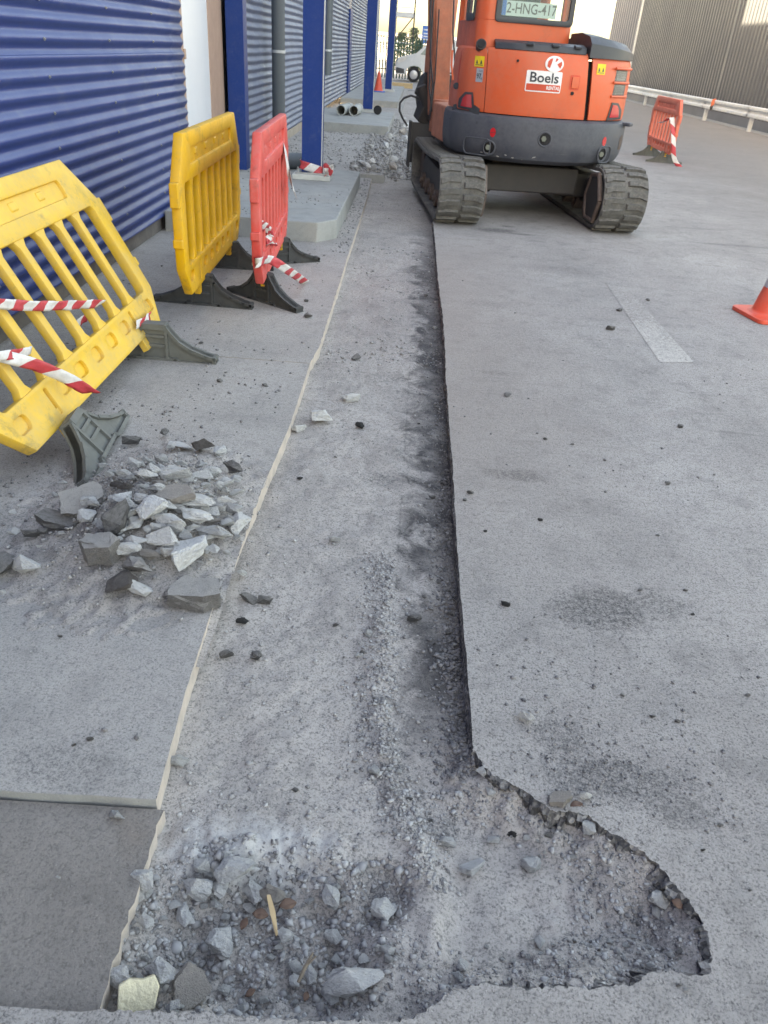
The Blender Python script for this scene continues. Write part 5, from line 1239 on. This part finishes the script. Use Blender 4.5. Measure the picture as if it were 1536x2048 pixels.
def stone(px, py, w, h, ty, label, group=None, name=None, slab=False, lift=0.0, tilt=.5, rot=None, flat=None, cat=None):
    """stone that shows w x h photo pixels round (px, py)"""
    global rcount; rcount += 1; rr = random.Random(rcount * 13 + 5)
    z = 0.0; p = G(px, py + h * .2, 0)
    for i in range(5): z = surfz(p.x, p.y) + lift; p = G(px, py + h * .2, z)
    m = mpp((p.x, p.y, z)); W = w * m; dep = math.atan2(CAMH, math.hypot(p.x, p.y)); s_, c_ = math.sin(dep), math.cos(dep)
    hh = h * m; fl = flat if flat is not None else rr.uniform(.55, .8)
    szz = fl * min(W, hh * 1.2); D = max(.45 * W, (hh - szz * c_ * .8) / max(.35, s_))
    D = min(D, 1.5 * W)
    o = link(name or ('asphalt_chunk' if ty in 'ADN' else 'bitumen_lump' if ty == 'B' else 'rubble_stone'), rock_mesh(rr.randrange(9), MT[SMT[ty]], slab, 2 if w * h > 500 else 1))
    o.location = (p.x, p.y, z + szz * (.40 if w < 26 else .36)); o.scale = (W * 1.06, D * 1.06, szz)
    o.rotation_euler = rot if rot is not None else (rr.uniform(-tilt, tilt) * .5, rr.uniform(-tilt, tilt) * .5, rr.uniform(-.35, .35) + rr.choice((0, math.pi)))
    return tag(o, label, cat or ('asphalt chunk' if ty in 'ADN' else 'stone'), group)
HZ = lambda x, y: (x / 2.743, 840 + y / 2.743)
heap = [(450, 425, 250, 130, 'D', 'tilted asphalt slab with pale tan edge at the left of the rubble heap', dict(slab=True, flat=.30, rot=(.35, -.15, .6), lift=.015)),
 (315, 545, 230, 105, 'A', 'dark broken asphalt slab at the left foot of the rubble heap', dict(slab=True, flat=.4)),
 (640, 505, 140, 250, 'A', 'tall dark asphalt chunk propped upright in the rubble heap', dict(lift=.03, rot=(.75, .25, -.45), flat=.6)),
 (560, 715, 200, 180, 'D', 'square grey asphalt block at the near left of the rubble heap', dict(slab=True, flat=.7)),
 (768, 800, 200, 150, 'D', 'wedge-shaped asphalt chunk at the near foot of the rubble heap', dict(flat=.6)),
 (668, 890, 140, 150, 'N', 'brown asphalt chunk lowest in the rubble heap', dict(flat=.55)),
 (1055, 940, 300, 195, 'D', 'large flat asphalt slab lying alone at the pale paving edge', dict(slab=True, flat=.42, rot=(0, .05, .25))),
 (768, 927, 125, 70, 'W', 'small pale stone between the asphalt chunks before the heap', {}),
 (1030, 705, 165, 195, 'W', 'large pale stone with hollow side at the right near heap', dict(lift=.02)),
 (890, 650, 165, 110, 'W', 'broad pale stone in the near middle of the heap', dict(lift=.015)),
 (1180, 612, 175, 95, 'G', 'long blue-grey stone at the right of the heap', dict(lift=.01)),
 (1315, 558, 115, 125, 'W', 'pale stone at the heap edge touching the paving edge', {}),
 (935, 565, 145, 90, 'W', 'white-topped stone in the middle of the heap', dict(lift=.02)),
 (840, 482, 135, 135, 'W', 'bright rounded stone in the centre of the heap', dict(lift=.025)),
 (1080, 527, 155, 85, 'W', 'pale oval stone right of the heap centre', dict(lift=.015)),
 (1080, 445, 175, 85, 'G', 'grey oval stone behind the pale one on the heap', dict(lift=.02)),
 (1225, 452, 140, 78, 'W', 'rounded pale stone at the right back of the heap', dict(lift=.01)),
 (972, 402, 185, 90, 'T', 'flat tan concrete piece on top of the heap', dict(slab=True, flat=.35, lift=.03)),
 (140, 797, 165, 110, 'W', 'elongated pale stone at the left edge of the photo before the heap', {}),
 (28, 790, 120, 150, 'A', 'dark asphalt chunk cut off by the left edge of the photo', {}),
 (725, 117, 100, 60, 'A', 'dark asphalt lump apart behind the heap, left of the others', {}),
 (1118, 145, 125, 100, 'N', 'brown asphalt lump standing behind the heap beside a pale stone', {}),
 (1205, 165, 65, 65, 'W', 'pale stone leaning on the brown lump behind the heap', {}),
 (990, 135, 115, 48, 'G', 'flat grey sliver behind the heap', dict(flat=.3)),
 (1275, 262, 135, 72, 'A', 'dark asphalt chunk at the far right of the heap', {}),
 (1365, 972, 105, 60, 'A', 'flat dark chunk in the trench beside the large slab', dict(flat=.4)),
 (1455, 990, 80, 60, 'A', 'dark lump in the trench right of the flat chunk', {})]
for (zx, zy, w, h, ty, lab, kw) in heap:
    k_ = 1.0 if ty in 'DAN' else 1.15
    stone(*HZ(zx, zy), w * k_ / 2.743, h * k_ / 2.743, ty, lab, 'stones of the rubble heap', **kw)
fill = [(680, 420, 80, 100, 'W'), (790, 430, 130, 90, 'G'), (810, 295, 110, 60, 'W'), (960, 300, 170, 90, 'G'), (1110, 305, 120, 70, 'W'), (1200, 355, 60, 50, 'W'), (1290, 322, 75, 50, 'G'), (1240, 345, 80, 70, 'W'),
 (690, 365, 90, 60, 'N'), (570, 560, 62, 90, 'G'), (480, 522, 92, 88, 'W'), (750, 557, 82, 80, 'W'), (520, 465, 84, 60, 'G'), (740, 662, 140, 80, 'W'), (700, 712, 140, 90, 'W'), (820, 742, 120, 60, 'T'), (910, 722, 92, 60, 'W'),
 (1175, 697, 60, 92, 'W'), (1130, 702, 52, 80, 'G'), (1250, 562, 72, 60, 'W'), (1170, 552, 92, 42, 'T'), (560, 246, 60, 40, 'W'), (600, 302, 52, 40, 'W'), (1105, 242, 72, 52, 'G'), (905, 66, 42, 42, 'A'), (70, 506, 42, 36, 'W'),
 (80, 612, 70, 52, 'G'), (165, 622, 100, 60, 'A'), (235, 612, 52, 42, 'A'), (15, 946, 42, 42, 'W'), (1325, 836, 60, 42, 'W'), (940, 142, 42, 42, 'W'), (800, 370, 70, 40, 'G'), (880, 350, 90, 50, 'T'), (930, 265, 90, 50, 'W'), (1030, 330, 80, 50, 'W'),
 (1130, 360, 50, 40, 'W'), (1300, 400, 80, 40, 'W'), (1290, 480, 60, 40, 'G'), (920, 470, 60, 50, 'W'), (990, 490, 60, 60, 'G'), (810, 600, 50, 60, 'W'), (1010, 620, 60, 50, 'G'), (860, 530, 70, 50, 'G'), (1060, 590, 80, 50, 'W'), (650, 650, 50, 50, 'W'),
 (1150, 420, 60, 40, 'G'), (740, 480, 60, 50, 'G'), (880, 260, 60, 40, 'G'), (830, 240, 50, 30, 'W'), (1170, 280, 60, 50, 'G'), (1000, 240, 60, 40, 'G'), (720, 320, 60, 40, 'G'), (640, 355, 70, 50, 'N'), (1300, 645, 40, 34, 'G'), (1245, 730, 46, 34, 'W'), (345, 345, 50, 36, 'W'), (295, 410, 46, 30, 'W'), (340, 620, 40, 30, 'W'), (215, 690, 34, 26, 'W'), (990, 800, 50, 30, 'T'), (1100, 780, 40, 24, 'W')]
for (zx, zy, w, h, ty) in fill:
    stone(*HZ(zx, zy), w / 2.743, h / 2.743, ty, '%s %s stone in the %s %s of the rubble heap' % ('small' if w * h < 4000 else 'medium', {'W': 'pale', 'G': 'grey', 'T': 'tan', 'N': 'brown', 'A': 'dark'}[ty], 'back' if zy < 380 else 'middle' if zy < 560 else 'near', 'left' if zx < 620 else 'centre' if zx < 980 else 'right'), 'small stones of the rubble heap', lift=random.uniform(.0, .02))
for i in range(58):
    a_ = random.uniform(0, 6.28); q_ = math.sqrt(random.random()); zx = 900 + 420 * q_ * math.cos(a_); zy = 470 + 260 * q_ * math.sin(a_); w = random.choice((56, 66, 78, 92, 108)); ty = random.choice('WWWWGG')
    fill.append((zx, zy, w, w * random.uniform(.6, .9), ty))
    stone(*HZ(zx, zy), w / 2.743, w * .75 / 2.743, ty, '%s %s chip in the %s %s of the rubble heap' % ('small' if w < 50 else 'larger', {'W': 'pale', 'G': 'grey', 'T': 'tan'}[ty], 'back' if zy < 380 else 'middle' if zy < 560 else 'near', 'left' if zx < 740 else 'centre' if zx < 1060 else 'right'), 'small stones of the rubble heap', lift=random.uniform(0, .022))
single = [(643, 835, 46, 40, 'W', 'largest pale stone in the trench beyond the rubble heap'), (597, 856, 34, 22, 'W', 'pale stone against the paving edge beside the largest trench stone'), (700, 796, 40, 22, 'W', 'flat pale stone half sunk in the trench soil'),
 (720, 852, 20, 15, 'B', 'small black bitumen lump right of the largest trench stone'), (485, 1243, 25, 17, 'B', 'black shiny bitumen lump in the trench near the paving edge'), (453, 1309, 27, 22, 'A', 'dark lump with a blue fleck in the trench'),
 (513, 1311, 25, 25, 'A', 'round dark lump right of the blue-flecked one'), (668, 1078, 24, 15, 'G', 'small grey stone mid trench beside the saw line'), (828, 1236, 28, 22, 'A', 'dark stone near the saw-cut asphalt edge'), (735, 1266, 20, 17, 'G', 'grey pebble in the middle of the trench grit'),
 (748, 1539, 22, 26, 'G', 'upright grey stone in the grit ridge of the trench'), (358, 1522, 40, 28, 'G', 'grey stone in the trench against the pale paving edge'), (236, 1631, 40, 29, 'G', 'grey stone on the dark lower slab'), (893, 1683, 36, 28, 'G', 'grey stone in the wide part of the trench left of two others'),
 (985, 1679, 27, 20, 'W', 'white chip beside a black crumb in the wide trench'), (1022, 1666, 26, 22, 'B', 'black crumbly bitumen lump in the wide trench'), (945, 1733, 58, 38, 'G', 'elongated grey stone lying alone in the wide trench'), (1062, 1727, 40, 40, 'G', 'flat stone sunk in the dusty floor of the wide trench'),
 (965, 1540, 32, 30, 'G', 'grey stone under the corner of the saw-cut asphalt'), (980, 1582, 20, 22, 'W', 'small pale stone below the asphalt corner'), (1048, 1435, 40, 28, 'W', 'pale flat stone lying on the dusty asphalt'), (1170, 1590, 28, 22, 'W', 'pale chip on the broken asphalt rim'),
 (1100, 1622, 42, 32, 'G', 'grey stone at the foot of the broken asphalt rim'), (1148, 1640, 26, 26, 'G', 'middle stone at the foot of the broken asphalt rim'), (1176, 1652, 28, 34, 'G', 'upright stone at the foot of the broken asphalt rim'), (1315, 1796, 38, 42, 'W', 'pale block at the right end of the scoop'),
 (1336, 1772, 32, 42, 'L', 'slate-blue stone against the asphalt at the right end'), (1312, 1823, 18, 24, 'W', 'small pale stone below the pale block at the right'), (1080, 1881, 22, 28, 'W', 'pale chip in the gravel of the scoop'), (925, 1928, 22, 28, 'W', 'upright pale chip at the near rim of the trench'), (915, 1953, 30, 22, 'G', 'grey chip at the near rim of the trench'),
 (287, 1758, 42, 42, 'G', 'smooth grey stone against the dark slab edge in the rubble hole'), (395, 1770, 52, 46, 'G', 'large grey stone in the upper rubble hole'), (470, 1740, 62, 54, 'G', 'folded grey stone at the top of the rubble hole'), (440, 1768, 28, 38, 'W', 'white stone between the grey ones in the rubble hole'),
 (402, 1729, 30, 30, 'G', 'rounded grey stone at the upper edge of the rubble hole'), (373, 1826, 32, 44, 'G', 'grey wedge standing in the left rubble hole'), (290, 1842, 30, 32, 'W', 'pale stone at the left of the rubble hole'), (440, 1878, 44, 54, 'G', 'flat leaning grey stone in the middle of the rubble hole'),
 (540, 1790, 52, 40, 'T', 'rounded tan stone above the wood splinter'), (505, 1782, 36, 44, 'G', 'grey stone left of the rounded tan one'), (571, 1866, 26, 30, 'W', 'small pale block right of the wood splinter'), (662, 1786, 28, 42, 'W', 'upright pale stone in the right rubble hole'),
 (766, 1816, 40, 42, 'W', 'pale jagged stone at the right of the rubble hole'), (665, 1871, 30, 30, 'G', 'grey stone in the right middle of the rubble hole'), (320, 1942, 52, 52, 'G', 'blue-grey block above the cream block'), (238, 1953, 46, 46, 'G', 'grey stone at the lower left of the rubble hole'),
 (705, 1957, 98, 56, 'W', 'largest white stone at the bottom of the rubble hole'), (660, 1988, 32, 32, 'G', 'grey stone under the largest white one'), (618, 1946, 26, 34, 'W', 'pale stone beside the dry twig'), (590, 1958, 18, 26, 'W', 'small white stone left of the dry twig'), (345, 2010, 26, 30, 'G', 'grey stone leaning on the cream block')]
for (x, y, w, h, ty, lab) in single:
    if y > 1690 and x < 830: w *= 1.22; h *= 1.18
    stone(x, y, w, h, ty, lab, 'loose stones in the trench', flat=.7, lift=.016 if y > 1690 and x < 830 else .003)
stone(1117, 1592, 54, 38, 'T', 'pale broken tongue of asphalt at the scoop rim', 'loose stones in the trench', slab=True, flat=.3)
stone(385, 1962, 74, 84, 'T', 'large tan concrete slab leaning in the rubble hole', 'loose stones in the trench', slab=True, flat=.3, rot=(.5, .15, .3), lift=.02, name='concrete_fragment', cat='concrete')
# fill the rubble hole with countable smaller stones
rr = random.Random(5)
def hole_label(x, y, w):
    return '%s stone in the %s %s of the rubble hole' % ('tiny' if w < 15 else 'small' if w < 20 else 'medium', 'upper' if y < 1800 else 'middle' if y < 1910 else 'lower', 'left' if x < 420 else 'centre' if x < 620 else 'right')
for i in range(62):
    x = rr.uniform(240, 800); y = rr.uniform(1690, 2020)
    if ((x - 500) / 300) ** 2 + ((y - 1870) / 165) ** 2 > 1: continue
    w = rr.choice((13, 17, 21, 26, 31)); stone(x, y, w, w * rr.uniform(.7, 1.1), rr.choice('WWGGW'), hole_label(x, y, w), 'small stones of the rubble hole', lift=.006)
for i in range(20):
    t = rr.random(); x = 1090 + 320 * t + rr.uniform(-60, 20); y = 1650 + 290 * t + rr.uniform(-10, 50); w = rr.choice((9, 11, 13, 17))
    stone(x, y, w, w * .85, rr.choice('GGWA'), '%s stone below the broken asphalt rim, %s' % ('tiny' if w < 10 else 'small' if w < 14 else 'larger', 'at its upper bend' if t < .25 else 'halfway along it' if t < .6 else 'at its lower right end'), 'small stones of the scoop')
for i in range(16):
    x = rr.uniform(900, 1300); y = 1905 + rr.uniform(-25, 45); w = rr.choice((8, 10, 13, 15))
    stone(x, y, w, w * .85, rr.choice('GGWN'), '%s stone on the near rim of the scoop, %s' % ('tiny' if w < 9 else 'small' if w < 12 else 'larger', 'left part' if x < 1020 else 'middle part' if x < 1160 else 'right part'), 'small stones of the near rim')
for i in range(14):
    y = rr.uniform(1250, 1640); x = float(np.interp(y, [1250, 1420, 1560, 1640], [705, 715, 775, 865])) + rr.gauss(0, 16); w = rr.choice((8, 9, 11, 14))
    stone(x, y, w, w * .8, rr.choice('GGAW'), '%s stone in the swept grit ridge, %s' % ('tiny' if w < 9 else 'small' if w < 12 else 'larger', 'far end' if y < 1370 else 'middle stretch' if y < 1500 else 'near end'), 'small stones of the grit ridge')
for i in range(44):
    y = rr.uniform(560, 1480); x = float(np.interp(y, [480, 690, 930, 1280, 1500], [870, 889, 904, 928, 944])) - abs(rr.gauss(0, 22)) - 6; w = rr.uniform(6, 13) * (.55 + y / 2200)
    stone(x, y, w, w * .8, rr.choice('AAAG'), '%s dark crumb at the foot of the saw cut, %s' % ('tiny' if w < 7 else 'small' if w < 10 else 'larger', 'far by the excavator' if y < 700 else 'beside the barriers' if y < 900 else 'beside the rubble heap' if y < 1150 else 'in the near stretch' if y < 1350 else 'next to the cut corner'), 'dark crumbs along the saw cut')
dots = [(1238, 620, 12), (1220, 657, 17), (1360, 853, 12), (1015, 790, 14), (1335, 967, 12), (1295, 600, 9), (1010, 1207, 20), (1080, 1040, 10), (1315, 1070, 8), (1280, 1180, 9), (1355, 1443, 12), (1305, 1432, 13), (940, 985, 14), (970, 1062, 8), (1245, 1390, 10), (1385, 1228, 9), (1370, 1180, 9), (1090, 878, 9), (1145, 888, 8), (930, 1000, 9), (616, 632, 18), (612, 602, 9), (403, 686, 10), (440, 762, 12), (530, 770, 11), (712, 716, 20), (180, 1477, 16), (120, 1272, 11), (590, 1580, 16), (600, 956, 13), (860, 1640, 14), (116, 1757, 18), (150, 1870, 12), (148, 1490, 9), (1495, 1390, 12), (1440, 1650, 12), (1405, 1700, 10), (1500, 1780, 9)]
def crumb_label(x, y, w):
    where = 'the dark lower slab' if y > 1600 and x < 330 else 'the concrete paving' if x < 560 and y < 1600 else 'the trench floor' if x < 900 else 'the dusty asphalt'
    size = 'tiny' if w < 10 else 'small' if w < 14 else 'larger'
    part = 'by the excavator' if y < 650 else 'by the barriers' if y < 800 else 'beside the heap' if y < 1150 else 'before the heap' if y < 1350 else 'near the bottom'
    return '%s single crumb on %s %s' % (size, where, part)
for (x, y, w) in dots: stone(x, y, w, w * .75, 'W' if (x, y) in ((116, 1757), (150, 1870)) else rr.choice('AAB'), crumb_label(x, y, w), 'scattered crumbs')
# far spoil beside the excavator
for i in range(36):
    t = rr.random(); y = 11.2 + 9 * t ** 1.3; x = rr.uniform(-.75, .05) + (.1 if y > 13 else 0); s = rr.uniform(.05, .17) * (1.25 if y > 14 else .95)
    z = (.045 if x < -.33 else -.02) + rr.uniform(0, .05)
    o = link('rubble_stone', rock_mesh(rr.randrange(9), MT[rr.choice(('rk_w', 'rk_w', 'rk_g', 'rk_g', 'rk_t'))], False, 1)); o.location = (x, y, z + s * .25); o.scale = (s * rr.uniform(.8, 1.4), s * rr.uniform(.8, 1.3), s * .75); o.rotation_euler = (rr.uniform(-.6, .6), rr.uniform(-.6, .6), rr.uniform(0, 6))
    tag(o, '%s stone of the far spoil %s, %s' % ('small' if s < .09 else 'medium' if s < .14 else 'big', 'before the second footing' if y < 14 else 'beside the second footing' if y < 17 else 'beyond the second footing', 'on the paving' if x < -.33 else 'at the trench'), 'stone', 'stones of the far spoil')
# cream block, splinter, twig, leaves
MT['cream'] = mat('cream_foam_block', (.66, .60, .42), (.55, .50, .36), scale=12, rough=.9, bump=.01, bscale=30)
mb = MB(); mb.prism([(-.045, -.03), (.040, -.026), (.049, .018), (.036, .040), (.010, .033), (-.022, .037), (-.046, .026)], -.022, .022, 'y'); o = mb.build('foam_block', MT['cream'], None, .004); o.scale = (.78, .78, .85); p = G(276, 1996, -.05); o.location = (p.x, p.y, -.045); o.rotation_euler = (R(-58), R(8), R(14)); tag(o, 'cream coloured foam block at the bottom left of the rubble hole', 'block')
mb = MB(); a = G(537, 1790, -.02); b = G(553, 1870, -.045); d = (b - a)
mb.add([a + Vector((-.004, 0, 0)), a + Vector((.004, 0, .002)), a + d * .45 + Vector((.007, 0, .006)), b + Vector((.003, 0, .004)), b + Vector((-.002, 0, 0)), a + d * .5 + Vector((-.005, 0, .004)), a + Vector((0, 0, -.006)), a + d * .5 + Vector((0, 0, -.006)), b + Vector((0, 0, -.005))], [(0, 1, 2, 5), (5, 2, 3, 4), (0, 5, 7, 6), (5, 4, 8, 7), (1, 6, 7, 2), (2, 7, 8, 3), (0, 6, 1), (4, 3, 8)])
tag(mb.build('wood_splinter', MT['wood'], smooth=False), 'pale wood splinter standing among the stones of the rubble hole', 'wood')
MT['twig'] = mat('dry_twig', (.20, .16, .12), rough=.9)
mb = MB(); mb.tube([G(626, 1905, -.03), G(610, 1935, -.035), G(596, 1965, -.05)], [.002, .004, .003], 7); mb.tube([G(614, 1930, -.035), G(632, 1912, -.02)], [.003, .0015], 6); tag(mb.build('dry_twig', MT['twig']), 'dry twig near the largest white stone', 'twig')
MT['dead_leaf'] = mat('dead_brown_leaf', (.11, .065, .05), (.16, .095, .065), scale=20, rough=.8)
def leaf(px, py, w, rz, lab):
    p = G(px, py, -.06); s = w * .75 * mpp(p); n = 7; vs = []; fs = []
    for i in range(n):
        t = i / (n - 1); hw = .5 * math.sin(math.pi * (t * .92 + .04)) * .7
        for k in (-1, 0, 1): vs.append(((t - .5) * s, k * hw * s, s * (.12 * abs(k) + .10 * math.sin(3 * t)) + s * rr.uniform(-.06, .06)))
    for i in range(n - 1): fs += [(i * 3, i * 3 + 1, i * 3 + 4, i * 3 + 3), (i * 3 + 1, i * 3 + 2, i * 3 + 5, i * 3 + 4)]
    mb = MB(); mb.add(vs, fs); o = mb.build('dead_leaf', MT['dead_leaf'], fix=False); o.location = (p.x, p.y, surfz(p.x, p.y) + .018); o.rotation_euler = (rr.uniform(-.3, .3), rr.uniform(-.3, .3), rz); o.modifiers.new('t', 'SOLIDIFY').thickness = .0006; tag(o, lab, 'leaf', 'dead leaves')
leaf(575, 1800, 50, .4, 'curled dead leaf right of the wood splinter'); leaf(488, 1828, 32, 1.2, 'dead leaf left of the wood splinter'); leaf(520, 1812, 44, 0, 'dead leaf under the rounded tan stone'); leaf(500, 1968, 30, .6, 'dead leaf low in the rubble hole'); leaf(612, 1972, 26, 1.4, 'dead leaf under the dry twig'); leaf(1140, 1655, 34, .2, 'brown leaf at the foot of the broken rim'); leaf(1345, 1832, 36, -.4, 'brown leaf at the right end of the scoop'); leaf(668, 1850, 24, .2, 'small brown leaf in the right rubble hole')

# ================================================================== grit nobody could count
ICO = None
def icos():
    bm = bmesh.new(); bmesh.ops.create_icosphere(bm, subdivisions=1, radius=1); bm.verts.ensure_lookup_table()
    V = np.array([v.co for v in bm.verts]); F = np.array([[v.index for v in f.verts] for f in bm.faces]); bm.free(); return V, F
IV, IF = icos()
def grit(name, P, S, m, label):
    P = np.asarray(P, float); N = len(P); S = np.asarray(S, float)
    dim = np.stack([rng.uniform(.7, 1.35, N), rng.uniform(.7, 1.35, N), rng.uniform(.45, .9, N)], 1) * S[:, None]
    jit = rng.uniform(.35, 1.35, (N, len(IV), 1)); a = rng.uniform(0, 6.28, N); c, s = np.cos(a), np.sin(a)
    V = IV[None] * jit * dim[:, None, :]
    V = np.stack([V[..., 0] * c[:, None] - V[..., 1] * s[:, None], V[..., 0] * s[:, None] + V[..., 1] * c[:, None], V[..., 2]], -1) + P[:, None, :]
    V[..., 2] += (dim[:, 2] * .35)[:, None]
    F = (IF[None] + (np.arange(N) * len(IV))[:, None, None]).reshape(-1, 3); V = V.reshape(-1, 3)
    me = bpy.data.meshes.new(name); me.vertices.add(len(V)); me.vertices.foreach_set('co', V.ravel()); me.loops.add(F.size); me.loops.foreach_set('vertex_index', F.ravel().astype(np.int32))
    me.polygons.add(len(F)); me.polygons.foreach_set('loop_start', np.arange(0, F.size, 3, dtype=np.int32)); me.polygons.foreach_set('loop_total', np.full(len(F), 3, dtype=np.int32)); me.update(); me.validate(); me.materials.append(m)
    return tag(link(name, me), label, 'gravel', kind='stuff')
def gritmat(name, cols, scale=30):
    m, nt, n, l, p = _nt(name); g = NG(nt); v = g.pos('world'); vo = g.voro(v, scale); r = g.sep(vo.outputs['Color'])
    c = g.mix(g.mr(r[0], .45, .55), cols[0], cols[1]); c = g.mix(g.mr(r[1], .7, .74), c, cols[2]); c = g.mix(g.mr(g.noise(v, 130, 3, .6), .35, .65, 0, .45), c, (.33, .325, .33))
    l.new(c, p.inputs['Base Color']); p.inputs['Roughness'].default_value = .95; return m
MT['grit'] = gritmat('mixed_grit', ((.28, .27, .265), (.16, .155, .155), (.40, .39, .38)), 60); MT['grit_d'] = gritmat('dark_grit', ((.08, .078, .082), (.13, .125, .13), (.20, .19, .19)), 60)
MT['grit_h'] = gritmat('hole_gravel', ((.26, .254, .253), (.15, .146, .147), (.38, .372, .368)), 60)
def scatter(n, fx, smin, smax, power, zf, keep=None):
    P, S = [], []
    for i in range(n):
        x, y = fx()
        if keep and not keep(x, y): continue
        s = smin + (smax - smin) * rr.random() ** power; P.append((x, y, zf(x, y))); S.append(s)
    return P, S
def ydist(a, b): return 1 / rr.uniform(1 / b, 1 / a)
def nmask(sc, th, seed): return lambda x, y: float(vn(x * sc, y * sc, seed)) + .5 * float(vn(x * sc * 3, y * sc * 3, seed + 1)) > th + rr.uniform(-.35, .35)
# trench
P, S = scatter(3000, lambda: (rr.uniform(-.46, .27), ydist(1.05, 5.5)), .0014, .0085, 4.5, lambda x, y: float(floorz(x, y)), nmask(5, .12, 41))
P2, S2 = scatter(1500, lambda: (rr.uniform(-.45, .28), ydist(4, 10.5)), .004, .014, 3, lambda x, y: float(floorz(x, y)), nmask(3, .15, 43))
def ridge():
    y = rr.uniform(1.0, 2.3); return float(np.interp(y, [1.0, 1.15, 1.3, 1.5, 1.9, 2.6], [.17, .12, .06, .03, .02, -.02])) + rr.gauss(0, .035), y
P3, S3 = scatter(2600, ridge, .0014, .0085, 3.2, lambda x, y: float(floorz(x, y)))
grit('trench_grit', P + P2 + P3, S + S2 + S3, MT['grit'], 'fine grey grit strewn over the trench floor')
# hole and scoop
def hole():
    while True:
        x, y = rr.uniform(-.46, .14), rr.uniform(.66, 1.10)
        if ((x + .20) / .30) ** 2 + ((y - .88) / .23) ** 2 < 1.0 or ((x - .06) / .07) ** 2 + ((y - 1.0) / .08) ** 2 < 1: return x, y
P, S = scatter(3600, hole, .0012, .009, 3.6, lambda x, y: float(floorz(x, y)))
def scoop():
    while True:
        x, y = rr.uniform(.1, .74), rr.uniform(.72, 1.28)
        d = ((x - .28) / .22) ** 2 + ((y - 1.02) / .17) ** 2
        if d > rr.uniform(.6, 1.3): return x, y
P2, S2 = scatter(4600, scoop, .0012, .0065, 3.6, lambda x, y: surfz(x, y), lambda x, y: surfz(x, y) < -.005)
grit('hole_grit', P + P2, S + S2, MT['grit_h'], 'loose gravel in the rubble hole and the scoop')
MT['grit_p'] = gritmat('pale_broken_chips', ((.32, .318, .32), (.24, .238, .243), (.40, .395, .39)), 40)
P, S = scatter(460, hole, .004, .012, 2.2, lambda x, y: float(floorz(x, y)))
P2, S2 = scatter(260, scoop, .004, .010, 2.2, lambda x, y: surfz(x, y), lambda x, y: surfz(x, y) < -.005)
grit('hole_chips', P + P2, S + S2, MT['grit_p'], 'pale broken chips packed between the stones of the rubble hole')
# dark crumbs along the cut and over asphalt and paving
def cutline():
    y = ydist(1.3, 7.5); return .275 - abs(rr.gauss(0, .045)), y
P, S = scatter(4200, cutline, .0015, .010, 3.0, lambda x, y: float(floorz(x, y)))
P2, S2 = scatter(9000, lambda: (rr.uniform(.3, 3.4), ydist(.95, 9)), .0012, .0075, 4.6, lambda x, y: 0.0, lambda x, y: x < .72 * y + .3 and surfz(x, y) > -.005 and nmask(1.7, .48, 51)(x, y))
P3, S3 = scatter(7500, lambda: (rr.uniform(-2.0, -.48), ydist(1.15, 7)), .0014, .0105, 3.6, lambda x, y: 0.0, lambda x, y: x > -.8 * y and nmask(2.5, .02, 53)(x, y))
P4, S4 = scatter(800, lambda: (rr.gauss(.62, .15), rr.gauss(1.33, .09)), .001, .0055, 3, lambda x, y: surfz(x, y), lambda x, y: surfz(x, y) > -.005)
P5, S5 = scatter(900, lambda: (rr.uniform(-2.0, -.62), rr.uniform(6.95, 10)), .003, .012, 3, lambda x, y: .165, nmask(2, .1, 55))
P6, S6 = scatter(1500, lambda: (rr.uniform(-2.05, -.3), rr.uniform(11, 17)), .006, .024, 2.5, lambda x, y: .045)
P7, S7 = scatter(380, lambda: (rr.uniform(-.60, -.47), rr.uniform(6.6, 10.8)), .003, .012, 2.5, lambda x, y: .0)
grit('dark_crumbs', P + P2 + P3 + P4 + P5 + P7, S + S2 + S3 + S4 + S5 + S7, MT['grit_d'], 'dark asphalt crumbs strewn over paving and yard'); 
P8, S8 = scatter(2600, lambda: (rr.gauss(-.84, .17), rr.gauss(2.30, .22)), .002, .009, 3.0, lambda x, y: float(heapz(x, y)))
P9, S9 = scatter(260, lambda: (rr.uniform(-.95, -.47), rr.uniform(1.03, 1.10)), .001, .006, 3, lambda x, y: -.03)
P10, S10 = scatter(1800, lambda: (rr.uniform(-.8, .15), 11.0 + 9 * rr.random()), .01, .04, 2, lambda x, y: (.045 if x < -.33 else -.02) + .02 * rr.random())
grit('heap_grit', P8 + P9 + P10 + P6, S8 + S9 + S10 + S6, MT['grit'], 'fine grit round the rubble heap and the far spoil')
# body of the heap under its stones
gx = np.linspace(-1.5, -.475, 70); gy = np.linspace(1.6, 3.2, 80); GX, GY = np.meshgrid(gx, gy)
HH = heapz(GX, GY); tag(gridmesh('heap_fines', GX, GY, HH - .012 + np.where(HH > .008, .010 * vn(GX * 40, GY * 40, 61) + .006 * vn(GX * 90, GY * 90, 62), 0) - .01 * (HH < .006), MT['trench']), 'fine rubble packed under the stones of the heap', 'rubble', kind='stuff')
